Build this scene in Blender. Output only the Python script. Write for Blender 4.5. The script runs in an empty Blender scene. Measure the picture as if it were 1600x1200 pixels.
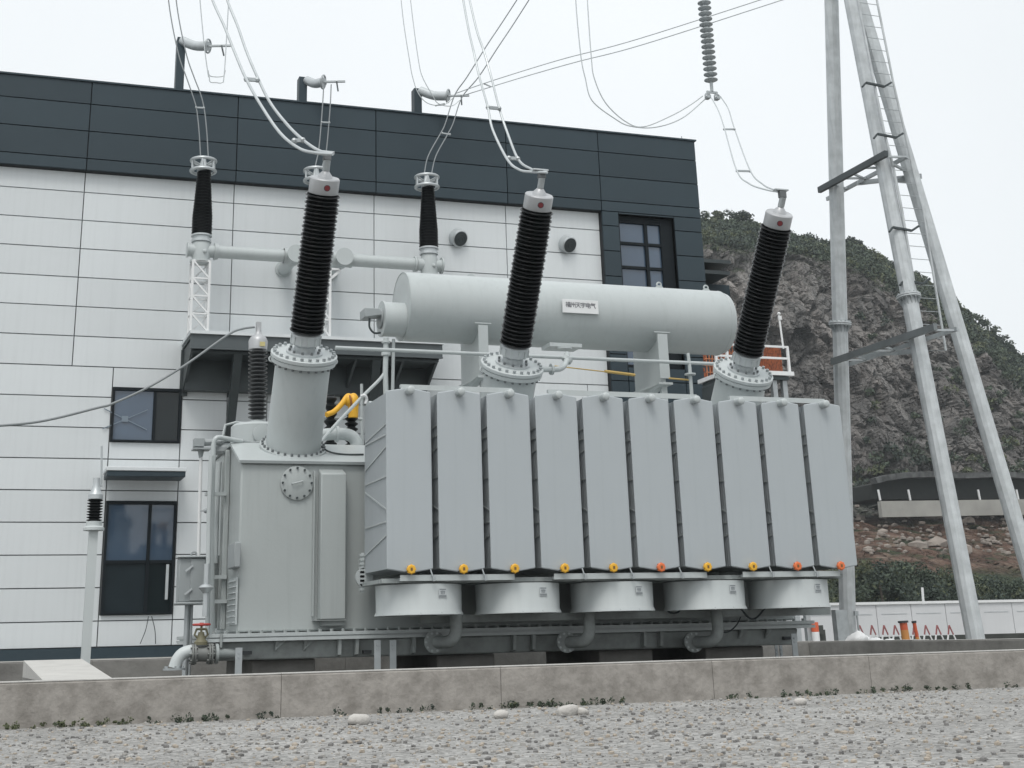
import bpy, math, random
import numpy as np
from mathutils import Vector, Matrix, noise

random.seed(7)
SC = bpy.context.scene
COL = SC.collection

# ------------------------------------------------------------------ camera
FPX, PITCH, ROLL, YAW = 2165.0, math.radians(19.132), math.radians(-1.4716), math.radians(19.22)
PPX, PPY, CZ = 733.3, 251.7, 0.5
def _basis():
    fh = Vector((math.sin(YAW), math.cos(YAW), 0)); rt = Vector((math.cos(YAW), -math.sin(YAW), 0)); z = Vector((0, 0, 1))
    F = fh*math.cos(PITCH)+z*math.sin(PITCH); u = z*math.cos(PITCH)-fh*math.sin(PITCH)
    return rt*math.cos(ROLL)+u*math.sin(ROLL), u*math.cos(ROLL)-rt*math.sin(ROLL), F
CR, CU, CF = _basis()
CAMP = Vector((0, 0, CZ))
cd = bpy.data.cameras.new('camera'); cam = bpy.data.objects.new('camera', cd); COL.objects.link(cam)
cd.sensor_width = 36; cd.lens = 36*FPX/1600; cd.shift_x = (800-PPX)/1600; cd.shift_y = -(600-PPY)/1600
cd.clip_start = 0.1; cd.clip_end = 3000
m = Matrix((CR, CU, -CF)).transposed().to_4x4(); m.translation = CAMP
cam.matrix_world = m
SC.camera = cam

# ------------------------------------------------------------------ sky, sun, exposure (overcast)
SUN_EL, SUN_AZ = math.radians(58), math.radians(205)     # azimuth measured from +Y clockwise: behind the camera, a little left
w = bpy.data.worlds.new('World'); SC.world = w; w.use_nodes = True
nt = w.node_tree; nt.nodes.clear()
N = nt.nodes.new
sky = N('ShaderNodeTexSky'); sky.sky_type = 'NISHITA'; sky.sun_disc = False
sky.sun_elevation = SUN_EL; sky.sun_rotation = SUN_AZ; sky.air_density = 1.0; sky.dust_density = 4.0; sky.ozone_density = 1.0
hsv = N('ShaderNodeHueSaturation'); hsv.inputs['Saturation'].default_value = 0.25
b1 = N('ShaderNodeBackground'); b1.inputs['Strength'].default_value = 0.05
tc = N('ShaderNodeTexCoord'); nz = N('ShaderNodeTexNoise'); nz.inputs['Scale'].default_value = 1.1; nz.inputs['Detail'].default_value = 6
cr = N('ShaderNodeValToRGB'); cr.color_ramp.elements[0].position = 0.3; cr.color_ramp.elements[1].position = 0.75
cr.color_ramp.elements[0].color = (0.585, 0.618, 0.633, 1); cr.color_ramp.elements[1].color = (0.74, 0.770, 0.782, 1)
b2 = N('ShaderNodeBackground'); b2.inputs['Strength'].default_value = 1.06
ad = N('ShaderNodeAddShader'); out = N('ShaderNodeOutputWorld')
L = nt.links.new
L(sky.outputs[0], hsv.inputs['Color']); L(hsv.outputs[0], b1.inputs[0])
L(tc.outputs['Generated'], nz.inputs['Vector']); L(nz.outputs['Fac'], cr.inputs[0]); 
sx = N('ShaderNodeSeparateXYZ'); L(tc.outputs['Generated'], sx.inputs[0])
mr_ = N('ShaderNodeMapRange'); mr_.inputs['From Min'].default_value = 0.0; mr_.inputs['From Max'].default_value = 1.0
mr_.inputs['To Min'].default_value = 0.94; mr_.inputs['To Max'].default_value = 1.30; L(sx.outputs['Z'], mr_.inputs['Value'])   # overcast: brighter towards the zenith
vm = N('ShaderNodeVectorMath'); vm.operation = 'SCALE'; L(cr.outputs[0], vm.inputs[0]); L(mr_.outputs[0], vm.inputs['Scale'])
L(vm.outputs[0], b2.inputs[0])
L(b1.outputs[0], ad.inputs[0]); L(b2.outputs[0], ad.inputs[1]); L(ad.outputs[0], out.inputs['Surface'])
sd = bpy.data.lights.new('sun', 'SUN'); sd.energy = 1.3; sd.angle = math.radians(22); sd.color = (1.0, 0.97, 0.93)
so = bpy.data.objects.new('sun', sd); COL.objects.link(so)
sdir = Vector((math.sin(SUN_AZ)*math.cos(SUN_EL), math.cos(SUN_AZ)*math.cos(SUN_EL), math.sin(SUN_EL)))
so.rotation_euler = (-sdir).to_track_quat('-Z', 'Y').to_euler()
so.location = (0, -20, 40)
SC.view_settings.view_transform = 'Standard'; SC.view_settings.look = 'None'; SC.view_settings.gamma = 1
SC.view_settings.exposure = 0.0
SC.view_settings.use_curve_mapping = False

# ------------------------------------------------------------------ measuring: a photo point on a known plane
def ray(x, y): return CR*((x-PPX)/FPX)-CU*((y-PPY)/FPX)+CF
def atY(x, y, Y): d = ray(x, y); return CAMP+d*(Y/d.y)
def atX(x, y, X): d = ray(x, y); return CAMP+d*(X/d.x)
def atZ(x, y, Z): d = ray(x, y); return CAMP+d*((Z-CZ)/d.z)

# ------------------------------------------------------------------ materials
MATS = {}
def mat(name, col, rough=0.5, metal=0.0, var=0.06, vscale=2.0, bump=0.0, bscale=40.0, streak=0.0, spec=0.5, coat=0.0, sheen=0.0, dirt=None, ior=1.5):
    if name in MATS: return MATS[name]
    mt = bpy.data.materials.new(name); mt.use_nodes = True; t = mt.node_tree; n = t.nodes; l = t.links.new
    bs = n['Principled BSDF']
    bs.inputs['Roughness'].default_value = rough; bs.inputs['Metallic'].default_value = metal
    bs.inputs['IOR'].default_value = ior
    bs.inputs['Specular IOR Level'].default_value = spec
    bs.inputs['Coat Weight'].default_value = coat; bs.inputs['Sheen Weight'].default_value = sheen
    tc = n.new('ShaderNodeTexCoord')
    src = n.new('ShaderNodeRGB'); src.outputs[0].default_value = (*col, 1); cur = src.outputs[0]
    def mixin(fac_out, c2, amount, lo=0.35, hi=0.75):
        nonlocal cur
        mr = n.new('ShaderNodeMapRange'); mr.inputs['From Min'].default_value = lo; mr.inputs['From Max'].default_value = hi
        mr.inputs['To Max'].default_value = amount
        l(fac_out, mr.inputs['Value'])
        mx = n.new('ShaderNodeMix'); mx.data_type = 'RGBA'; mx.inputs['B'].default_value = (*c2, 1)
        l(cur, mx.inputs['A']); l(mr.outputs[0], mx.inputs['Factor']); cur = mx.outputs['Result']
    if var:
        nz = n.new('ShaderNodeTexNoise'); nz.inputs['Scale'].default_value = vscale; nz.inputs['Detail'].default_value = 5
        l(tc.outputs['Object'], nz.inputs['Vector'])
        mixin(nz.outputs['Fac'], tuple(c*(1-3*var) for c in col), 1.0, 0.3, 0.8)
    if dirt:
        nz = n.new('ShaderNodeTexNoise'); nz.inputs['Scale'].default_value = dirt[1]; nz.inputs['Detail'].default_value = 8; nz.inputs['Roughness'].default_value = 0.65
        l(tc.outputs['Object'], nz.inputs['Vector']); mixin(nz.outputs['Fac'], dirt[0], dirt[2], 0.45, 0.72)
    if streak:
        mp = n.new('ShaderNodeMapping'); mp.inputs['Scale'].default_value = (9, 9, 0.45)
        nz = n.new('ShaderNodeTexNoise'); nz.inputs['Scale'].default_value = 1.6; nz.inputs['Detail'].default_value = 6
        l(tc.outputs['Object'], mp.inputs['Vector']); l(mp.outputs[0], nz.inputs['Vector'])
        mixin(nz.outputs['Fac'], tuple(c*0.55 for c in col), streak, 0.5, 0.8)
    l(cur, bs.inputs['Base Color'])
    if bump:
        nz = n.new('ShaderNodeTexNoise'); nz.inputs['Scale'].default_value = bscale; nz.inputs['Detail'].default_value = 6
        l(tc.outputs['Object'], nz.inputs['Vector'])
        bp = n.new('ShaderNodeBump'); bp.inputs['Strength'].default_value = bump; bp.inputs['Distance'].default_value = 0.02
        l(nz.outputs['Fac'], bp.inputs['Height']); l(bp.outputs[0], bs.inputs['Normal'])
    MATS[name] = mt
    return mt

paint = mat('light_grey_paint', (0.45, 0.485, 0.485), 0.38, var=0.03, vscale=1.2, streak=0.18, bump=0.05, bscale=60)
radpaint = mat('radiator_grey_paint', (0.385, 0.418, 0.435), 0.5, var=0.03, vscale=0.9, streak=0.16)
tankpaint = mat('tank_grey_paint', (0.385, 0.415, 0.41), 0.45, var=0.04, vscale=1.0, streak=0.22, bump=0.06, bscale=25)
shadepaint = mat('shaded_grey_paint', (0.34, 0.37, 0.365), 0.6, var=0.08, vscale=3, streak=0.25, dirt=((0.12, 0.12, 0.11), 5, 0.5))  # machine grey with shade put into the colour, plus dirt patches
whitepaint = mat('pale_grey_fan_paint', (0.50, 0.535, 0.535), 0.45, var=0.03, streak=0.10)
galv = mat('galvanised_steel', (0.42, 0.45, 0.46), 0.45, metal=0.35, var=0.10, vscale=6, streak=0.2)
polegalv = mat('galvanised_pole', (0.55, 0.58, 0.59), 0.5, metal=0.15, var=0.10, vscale=4, streak=0.5, dirt=((0.33, 0.35, 0.36), 1.2, 0.5))
alu = mat('cast_aluminium', (0.50, 0.53, 0.54), 0.42, metal=0.4, var=0.05, vscale=8)
capmetal = mat('silver_cap', (0.46, 0.47, 0.48), 0.4, metal=0.3, var=0.05, vscale=5)
darksteel = mat('dark_bracket_steel', (0.05, 0.062, 0.065), 0.5, metal=0.2, var=0.1)
rubber = mat('black_silicone_rubber', (0.005, 0.006, 0.0065), 0.75, var=0.1, spec=0.08, sheen=0.0)
sheenrub = rubber.node_tree.nodes['Principled BSDF']
sheenrub.inputs['Sheen Roughness'].default_value = 0.12; sheenrub.inputs['Sheen Tint'].default_value = (0.9, 0.95, 1, 1)
glossrim = mat('glossy_shed_rim', (0.005, 0.006, 0.007), 0.2, var=0, ior=1.5, spec=0.25, sheen=0.5)
glossrim.node_tree.nodes['Principled BSDF'].inputs['Sheen Roughness'].default_value = 0.08
greyshed = mat('grey_shed_rubber', (0.02, 0.024, 0.026), 0.4, var=0.05, sheen=0.2)
blackp = mat('black_bushing', (0.006, 0.008, 0.009), 0.4, var=0.05, spec=0.3)
panelw = mat('white_cladding', (0.60, 0.63, 0.64), 0.5, var=0.02, vscale=0.6, streak=0.12)
paneld = mat('dark_blue_grey_cladding', (0.030, 0.047, 0.058), 0.5, var=0.05, vscale=0.8, spec=0.3)
for mt_, amp_ in ((panelw, 0.035), (paneld, 0.10)):
    _n = mt_.node_tree.nodes; _l = mt_.node_tree.links.new; _b = _n['Principled BSDF']; _oi = _n.new('ShaderNodeObjectInfo'); _mr = _n.new('ShaderNodeMapRange')
    _mr.inputs['To Min'].default_value = 1-amp_; _mr.inputs['To Max'].default_value = 1+amp_; _h = _n.new('ShaderNodeHueSaturation')
    _l(_oi.outputs['Random'], _mr.inputs['Value']); _l(_mr.outputs[0], _h.inputs['Value']); _l(_b.inputs['Base Color'].links[0].from_socket, _h.inputs['Color']); _l(_h.outputs[0], _b.inputs['Base Color'])
joint = mat('joint_black', (0.045, 0.05, 0.053), 0.8, var=0)
frame_m = mat('frame_and_recess_dark', (0.010, 0.014, 0.017), 0.6, var=0.05, spec=0.15)
glassm = mat('window_glass', (0.060, 0.095, 0.145), 0.05, var=0.12, vscale=0.7, ior=1.75)
glassd = mat('unlit_opening_pane', (0.010, 0.016, 0.018), 0.08, var=0.1, vscale=1.0, ior=1.45)  # near-black pane: the unlit room behind opened leaves, put in as colour
concrete = mat('weathered_concrete', (0.32, 0.30, 0.275), 0.85, var=0.10, vscale=6.0, bump=0.5, bscale=22, streak=0.3, dirt=((0.13, 0.118, 0.10), 6.0, 0.55))
concd = mat('pit_concrete', (0.25, 0.245, 0.23), 0.9, var=0.12, vscale=1.5, bump=0.4, bscale=15, dirt=((0.09, 0.085, 0.08), 2.0, 0.6))
conct = mat('pale_cement_skim', (0.50, 0.49, 0.465), 0.85, var=0.06, vscale=5, bump=0.3, bscale=30)
gravel = mat('gravel_ground', (0.33, 0.325, 0.31), 0.95, var=0.10, vscale=0.8, dirt=((0.20, 0.19, 0.175), 1.3, 0.7))
_n = gravel.node_tree.nodes; _l = gravel.node_tree.links.new; _b = _n['Principled BSDF']
_tc = _n.new('ShaderNodeTexCoord'); _v = _n.new('ShaderNodeTexVoronoi'); _v.inputs['Scale'].default_value = 42; _l(_tc.outputs['Object'], _v.inputs['Vector'])
_h = _n.new('ShaderNodeHueSaturation'); _h.inputs['Saturation'].default_value = 0.8; _mr = _n.new('ShaderNodeMapRange'); _mr.inputs['To Min'].default_value = 0.55; _mr.inputs['To Max'].default_value = 1.45
_sc = _n.new('ShaderNodeSeparateColor'); _l(_v.outputs['Color'], _sc.inputs[0]); _l(_sc.outputs[0], _mr.inputs['Value']); _l(_mr.outputs[0], _h.inputs['Value'])
_src = _b.inputs['Base Color'].links[0].from_socket; _l(_src, _h.inputs['Color']); _l(_h.outputs[0], _b.inputs['Base Color'])
_bp = _n.new('ShaderNodeBump'); _bp.inputs['Strength'].default_value = 0.7; _bp.inputs['Distance'].default_value = 0.012; _bp.invert = True; _l(_v.outputs['Distance'], _bp.inputs['Height']); _l(_bp.outputs[0], _b.inputs['Normal'])
stone_m = mat('pale_stone', (0.52, 0.50, 0.47), 0.9, var=0.1, vscale=8, bump=0.6, bscale=30)
yellow = mat('yellow_plastic', (0.78, 0.42, 0.03), 0.45, var=0.03)
orange = mat('orange_plastic', (0.72, 0.17, 0.05), 0.45, var=0.03)
red = mat('red_paint', (0.42, 0.05, 0.04), 0.5, var=0.1)
darkred = mat('dull_red_mark', (0.22, 0.03, 0.035), 0.4, var=0.1)
rustm = mat('orange_brown_mesh', (0.42, 0.13, 0.06), 0.8, var=0.2, vscale=20, dirt=((0.035, 0.025, 0.025), 16, 1.0))
white = mat('white_paint', (0.72, 0.73, 0.73), 0.6, var=0.04, streak=0.1)
hoardm = mat('white_hoarding', (0.60, 0.61, 0.62), 0.6, var=0.05, vscale=0.4, streak=0.08)
brass = mat('valve_body_olive', (0.16, 0.15, 0.09), 0.6, var=0.15)
cabm = mat('cabinet_grey', (0.30, 0.325, 0.33), 0.5, var=0.04, streak=0.1)
ink = mat('dark_print', (0.06, 0.06, 0.08), 0.7, var=0)
ink2 = mat('grey_print', (0.22, 0.24, 0.25), 0.7, var=0)
bark = mat('bark', (0.09, 0.075, 0.06), 0.9, var=0.1)
leafm = [mat('leaf_dark', (0.040, 0.058, 0.044), 0.8, var=0.15, vscale=0.5),
         mat('leaf_mid', (0.062, 0.086, 0.056), 0.8, var=0.15, vscale=0.5),
         mat('leaf_olive', (0.105, 0.122, 0.062), 0.8, var=0.15, vscale=0.5)]

# ------------------------------------------------------------------ mesh builder
ORG = {}
def frame_of(ax):
    ax = Vector(ax).normalized()
    t = Vector((0, 0, 1)) if abs(ax.z) < 0.9 else Vector((1, 0, 0))
    a = ax.cross(t).normalized(); return a, ax.cross(a).normalized(), ax
class MB:
    def __init__(s): s.v = []; s.f = []; s.mi = []; s.cur = 0
    def mat(s, i): s.cur = i; return s
    def _add(s, vs, fs):
        o = len(s.v); s.v += [tuple(v) for v in vs]
        for f in fs: s.f.append(tuple(i+o for i in f)); s.mi.append(s.cur)
        return s
    def box(s, x0, x1, y0, y1, z0, z1):
        vs = [(x, y, z) for x in (x0, x1) for y in (y0, y1) for z in (z0, z1)]
        return s._add(vs, [(0, 1, 3, 2), (4, 6, 7, 5), (0, 4, 5, 1), (2, 3, 7, 6), (0, 2, 6, 4), (1, 5, 7, 3)])
    def obox(s, c, ax, ay, az, hx, hy, hz):
        c = Vector(c); ax, ay, az = Vector(ax).normalized()*hx, Vector(ay).normalized()*hy, Vector(az).normalized()*hz
        vs = [c+ax*i+ay*j+az*k for i in (-1, 1) for j in (-1, 1) for k in (-1, 1)]
        return s._add(vs, [(0, 1, 3, 2), (4, 6, 7, 5), (0, 4, 5, 1), (2, 3, 7, 6), (0, 2, 6, 4), (1, 5, 7, 3)])
    def bar(s, p0, p1, w, h, up=(0, 0, 1)):
        p0, p1 = Vector(p0), Vector(p1); d = p1-p0; u = Vector(up)
        if abs(d.normalized().dot(u)) > 0.98: u = Vector((0, 1, 0))
        sx = d.cross(u).normalized(); uu = sx.cross(d).normalized()
        return s.obox((p0+p1)/2, d, sx, uu, d.length/2, w/2, h/2)
    def lathe(s, prof, p0, ax, n=24, caps=True):
        a, b, c = frame_of(ax); p0 = Vector(p0); vs = []; fs = []
        for (r, h) in prof:
            for k in range(n):
                t = 2*math.pi*k/n; vs.append(p0+c*h+(a*math.cos(t)+b*math.sin(t))*r)
        for i in range(len(prof)-1):
            for k in range(n):
                k2 = (k+1) % n; fs.append((i*n+k, i*n+k2, (i+1)*n+k2, (i+1)*n+k))
        if caps:
            fs.append(tuple(reversed(range(n)))); m_ = (len(prof)-1)*n; fs.append(tuple(range(m_, m_+n)))
        return s._add(vs, fs)
    def cyl(s, p0, p1, r, n=16, r1=None):
        d = Vector(p1)-Vector(p0); return s.lathe([(r, 0), (r if r1 is None else r1, d.length)], p0, d, n)
    def tube(s, pts, r, n=8, cap=True):
        pts = [Vector(p) for p in pts]; vs = []; fs = []; a = None
        for i, p in enumerate(pts):
            d = (pts[min(i+1, len(pts)-1)]-pts[max(i-1, 0)]).normalized()
            if a is None: a = frame_of(d)[0]
            a = (a-d*a.dot(d)).normalized(); b = d.cross(a)
            for k in range(n):
                t = 2*math.pi*k/n; vs.append(p+(a*math.cos(t)+b*math.sin(t))*r)
        for i in range(len(pts)-1):
            for k in range(n):
                k2 = (k+1) % n; fs.append((i*n+k, i*n+k2, (i+1)*n+k2, (i+1)*n+k))
        if cap: fs.append(tuple(reversed(range(n)))); m_ = (len(pts)-1)*n; fs.append(tuple(range(m_, m_+n)))
        return s._add(vs, fs)
    def torus(s, c, ax, R, r, n=28, k=8):
        a, b, _ = frame_of(ax); c = Vector(c); ax = Vector(ax).normalized(); vs = []; fs = []
        for i in range(n):
            t = 2*math.pi*i/n; d = a*math.cos(t)+b*math.sin(t)
            for j in range(k):
                q = 2*math.pi*j/k; vs.append(c+d*(R+r*math.cos(q))+ax*(r*math.sin(q)))
        for i in range(n):
            for j in range(k):
                i2, j2 = (i+1) % n, (j+1) % k; fs.append((i*k+j, i2*k+j, i2*k+j2, i*k+j2))
        return s._add(vs, fs)
    def prism(s, poly, ext):
        ext = Vector(ext); n = len(poly); vs = [Vector(p) for p in poly]; vs += [p+ext for p in vs]
        fs = [tuple(range(n)), tuple(range(2*n-1, n-1, -1))]+[(i, i+n, (i+1) % n+n, (i+1) % n) for i in range(n)]
        return s._add(vs, fs)
    def ball(s, c, r, n=12, sc=(1, 1, 1)):
        m_ = n//2; prof = []
        c = Vector(c); vs = []; fs = []
        for i in range(m_+1):
            ph = math.pi*i/m_
            for k in range(n):
                t = 2*math.pi*k/n; vs.append(c+Vector((r*sc[0]*math.sin(ph)*math.cos(t), r*sc[1]*math.sin(ph)*math.sin(t), -r*sc[2]*math.cos(ph))))
        for i in range(m_):
            for k in range(n):
                k2 = (k+1) % n; fs.append((i*n+k, i*n+k2, (i+1)*n+k2, (i+1)*n+k))
        return s._add(vs, fs)
    def bolts(s, c, ax, R, n, r=0.014, h=0.025, hex_=6, t0=0.0):
        a, b, ax = frame_of(ax); c = Vector(c)
        for i in range(n):
            t = t0+2*math.pi*i/n; p = c+(a*math.cos(t)+b*math.sin(t))*R
            s.lathe([(r, 0), (r, h)], p, ax, hex_)
        return s
    def mesh(s, name, mats, org=(0, 0, 0), smooth=30):
        me = bpy.data.meshes.new(name); o = Vector(org)
        me.from_pydata([tuple(Vector(v)-o) for v in s.v], [], s.f); 
        import bmesh
        bm = bmesh.new(); bm.from_mesh(me); bmesh.ops.recalc_face_normals(bm, faces=bm.faces); bm.to_mesh(me); bm.free()
        if not isinstance(mats, (list, tuple)): mats = [mats]
        for mm in mats: me.materials.append(mm)
        if len(mats) > 1: me.polygons.foreach_set('material_index', s.mi)
        if smooth:
            me.polygons.foreach_set('use_smooth', [True]*len(me.polygons)); me.set_sharp_from_angle(angle=math.radians(smooth))
        me.update(); return me
    def build(s, name, mats, parent=None, org=None, smooth=30, bevel=0, kind=None):
        po = ORG.get(parent.name, Vector()) if parent else Vector()
        o = Vector(org) if org is not None else po
        ob = bpy.data.objects.new(name, s.mesh(name, mats, o, smooth)); COL.objects.link(ob)
        if parent: ob.parent = parent
        ob.location = o-po; ORG[ob.name] = o
        if bevel:
            bv = ob.modifiers.new('bevel', 'BEVEL'); bv.width = bevel; bv.segments = 2; bv.limit_method = 'ANGLE'; bv.angle_limit = math.radians(40)
        if kind: ob['kind'] = kind
        return ob
def tag(o, label=None, cat=None, group=None, kind=None):
    if label: o['label'] = label
    if cat: o['category'] = cat
    if group: o['group'] = group
    if kind: o['kind'] = kind
    return o
def thing(name, loc, label, cat, group=None):
    o = bpy.data.objects.new(name, None); COL.objects.link(o); o.location = loc; o.empty_display_size = 0.2
    ORG[o.name] = Vector(loc); return tag(o, label, cat, group)
def inst(name, me, parent, loc, rot=None):
    ob = bpy.data.objects.new(name, me); COL.objects.link(ob); ob.parent = parent
    ob.location = Vector(loc)-(ORG.get(parent.name, Vector()) if parent else Vector()); ORG[ob.name] = Vector(loc)
    if rot: ob.rotation_euler = rot
    return ob
def copy_tree(src, loc=None, parent=None, label=None):
    c = src.copy(); COL.objects.link(c); c.parent = parent
    if loc is not None: c.location = loc
    if label: c['label'] = label
    for ch in list(src.children): copy_tree(ch, None, c)
    return c
def cat_rom(pts, k=8):
    pts = [Vector(p) for p in pts]; P = [pts[0]*2-pts[1]]+pts+[pts[-1]*2-pts[-2]]; o = []
    for i in range(1, len(P)-2):
        for j in range(k):
            t = j/k; a, b, c, d = P[i-1], P[i], P[i+1], P[i+2]
            o.append(0.5*((2*b)+(c-a)*t+(2*a-5*b+4*c-d)*t*t+(3*b-a-3*c+d)*t**3))
    return o+[pts[-1]]

# =================================================================== SETTING
# ground
g = MB(); g._add([(-58, -28, 0), (248, -28, 0), (248, 288, 0), (-58, 288, 0)], [(0, 1, 2, 3)])
tag(g.build('ground', gravel, smooth=0), kind='structure')

# far quarry hill: a terrain sheet from the bush line up over the cliff to its wooded top and down behind
def lerp_tab(tab, x):
    if x <= tab[0][0]: return tab[0][1]
    for (a, b), (c, d) in zip(tab, tab[1:]):
        if x <= c: return b+(d-b)*(x-a)/(c-a)
    return tab[-1][1]
SIL = [(850, 372), (1000, 350), (1090, 339), (1135, 337), (1195, 351), (1244, 361), (1292, 370), (1341, 374), (1365, 387), (1397, 406), (1430, 420), (1446, 431), (1490, 462), (1540, 500), (1600, 552), (1750, 650), (1900, 740)]
VEG = [(850, 400), (1090, 380), (1170, 384), (1240, 390), (1300, 402), (1350, 420), (1400, 455), (1446, 490), (1540, 560), (1600, 610), (1900, 790)]
YP = [(2, 165), (0, 150), (-0.999, 150)]
def hill_point(px, v):
    """v 0 at the bush line, 0..0.3 apron, 0.3..0.85 cliff, 0.85..1 wooded crown"""
    sil = lerp_tab(SIL, px)+11; veg = max(sil+8, lerp_tab(VEG, px))
    if v < 0.10: y = 955-(955-868)*v/0.10; Y = 78+16*v/0.10
    elif v < 0.26: t = (v-0.10)/0.16; y = 868-(868-800)*t; Y = 94+16*t
    elif v < 0.34: t = (v-0.26)/0.08; y = 800-(800-745)*t; Y = 110+14*t
    elif v < 0.84: t = (v-0.34)/0.50; y = 745-(745-veg)*t; Y = 124+14*t**1.3
    else: t = (v-0.84)/0.16; y = veg-(veg-sil)*t; Y = 138+22*t
    return atY(px, y, Y)
NX, NV = 380, 300
vs = []; fs = []; mi = []
def rock_disp(p):
    q = Vector((p.x*0.055, p.y*0.05, p.z*0.035))
    a = noise.fractal(Vector((q.x*1.4, q.y, q.z*0.45)), 1.0, 2.0, 5)
    d, pts_ = noise.voronoi(Vector((p.x*0.17, p.y*0.1, p.z*0.11))+Vector((a, a, a))*0.5)
    wv = Vector((a, a*0.6, a))*0.6
    d2, c2 = noise.voronoi(Vector((p.x*0.33, p.y*0.05, p.z*0.20))+wv)
    d3, c3 = noise.voronoi(Vector((p.x*0.85, p.y*0.08, p.z*0.50))+wv*2)
    blk = noise.noise(pts_[0]*7.3)*2.6+noise.noise(c2[0]*9.1)*1.5+noise.noise(c3[0]*11.3)*0.55
    crk = -1.3*max(0, 1-(d2[1]-d2[0])*9)-0.5*max(0, 1-(d3[1]-d3[0])*7)
    return 2.6*a+blk+crk+0.22*noise.fractal(q*16, 1, 2, 3)
for j in range(NV+1):
    v = j/NV
    for i in range(NX+1):
        px = 850+(1900-850)*i/NX
        p = hill_point(px, v)
        if v < 0.1: amp = 0.4
        elif v < 0.3: amp = 0.5
        elif v < 0.36: amp = 0.5+0.5*(v-0.3)/0.06
        elif v < 0.84: amp = 1.0
        else: amp = max(0.25, 1-(v-0.84)/0.06)
        r = rock_disp(p)*amp
        edge = min(1.0, v/0.05)
        p.y -= (r-1.5)*edge; p.z += 0.3*noise.noise(p*0.3)*edge
        vs.append(tuple(p))
for j in range(6):                                          # the back of the hill
    for i in range(NX+1):
        px = 850+(1900-850)*i/NX
        p = hill_point(px, 1.0); p.y += 14*(j+1); p.x += 14*(j+1)*p.x/p.y; p.z -= 1.2*(j+1)**1.6; vs.append(tuple(p))
rows = NV+1+6
for j in range(rows-1):
    for i in range(NX):
        a = j*(NX+1)+i; fs.append((a, a+1, a+NX+2, a+NX+1))
hm = bpy.data.meshes.new('hill'); hm.from_pydata(vs, [], fs)
hm.polygons.foreach_set('use_smooth', [False]*len(hm.polygons))
hill = bpy.data.objects.new('hill', hm); COL.objects.link(hill); tag(hill, kind='structure')
# rock material with earth and moss by height
rm = bpy.data.materials.new('quarry_rock'); rm.use_nodes = True; t = rm.node_tree; n = t.nodes; l = t.links.new
bs = n['Principled BSDF']; bs.inputs['Roughness'].default_value = 0.95; bs.inputs['Specular IOR Level'].default_value = 0.2
geo = n.new('ShaderNodeNewGeometry'); sep = n.new('ShaderNodeSeparateXYZ'); l(geo.outputs['Position'], sep.inputs[0])
def tnoise(scale, detail=6, vec=None, rough=0.6):
    z = n.new('ShaderNodeTexNoise'); z.inputs['Scale'].default_value = scale; z.inputs['Detail'].default_value = detail; z.inputs['Roughness'].default_value = rough
    l(vec or geo.outputs['Position'], z.inputs['Vector']); return z.outputs['Fac']
def ramp(src, stops):
    r = n.new('ShaderNodeValToRGB'); e = r.color_ramp.elements
    while len(e) < len(stops): e.new(0.5)
    for k, (p_, c_) in enumerate(stops): e[k].position = p_; e[k].color = (*c_, 1)
    l(src, r.inputs[0]); return r.outputs[0]
def cmix(f, a, b):
    mx = n.new('ShaderNodeMix'); mx.data_type = 'RGBA'; l(f, mx.inputs['Factor']); l(a, mx.inputs['A']); l(b, mx.inputs['B']); return mx.outputs['Result']
def mrange(src, a, b, c=0, d=1):
    q = n.new('ShaderNodeMapRange'); q.inputs['From Min'].default_value = a; q.inputs['From Max'].default_value = b
    q.inputs['To Min'].default_value = c; q.inputs['To Max'].default_value = d; l(src, q.inputs['Value']); return q.outputs[0]
def mul(a, b):
    q = n.new('ShaderNodeMath'); q.operation = 'MULTIPLY'; l(a, q.inputs[0]); l(b, q.inputs[1]); return q.outputs[0]
mp = n.new('ShaderNodeMapping'); mp.inputs['Scale'].default_value = (1, 1, 0.28); l(geo.outputs['Position'], mp.inputs['Vector'])
rock = ramp(tnoise(0.16, 8, mp.outputs[0], 0.7), [(0.28, (0.115, 0.118, 0.118)), (0.45, (0.21, 0.203, 0.197)), (0.6, (0.30, 0.268, 0.25)), (0.78, (0.42, 0.395, 0.37))])
vor = n.new('ShaderNodeTexVoronoi'); vor.feature = 'F1'; vor.inputs['Scale'].default_value = 0.33
mp3 = n.new('ShaderNodeMapping'); mp3.inputs['Scale'].default_value = (1, 0.3, 0.6); l(geo.outputs['Position'], mp3.inputs['Vector']); l(mp3.outputs[0], vor.inputs['Vector'])
rock2 = ramp(tnoise(0.5, 8, mp.outputs[0], 0.75), [(0.3, (0.06, 0.062, 0.062)), (0.7, (0.34, 0.31, 0.285))])
c1 = n.new('ShaderNodeMix'); c1.data_type = 'RGBA'; c1.inputs['Factor'].default_value = 0.45; l(rock, c1.inputs['A']); l(rock2, c1.inputs['B'])
hs = n.new('ShaderNodeHueSaturation'); hs.inputs['Saturation'].default_value = 0.9; l(c1.outputs['Result'], hs.inputs['Color']); sv = n.new('ShaderNodeSeparateColor'); l(vor.outputs['Color'], sv.inputs[0]); l(mrange(sv.outputs[0], 0, 1, 0.62, 1.30), hs.inputs['Value'])
earth = ramp(tnoise(0.6, 8), [(0.3, (0.10, 0.065, 0.048)), (0.5, (0.17, 0.105, 0.078)), (0.64, (0.27, 0.20, 0.155)), (0.8, (0.42, 0.37, 0.32))])
moss = ramp(tnoise(0.9, 6), [(0.3, (0.03, 0.045, 0.028)), (0.7, (0.075, 0.09, 0.045))])
scree = ramp(tnoise(0.9, 8), [(0.35, (0.05, 0.052, 0.05)), (0.62, (0.17, 0.165, 0.155))])
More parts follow.
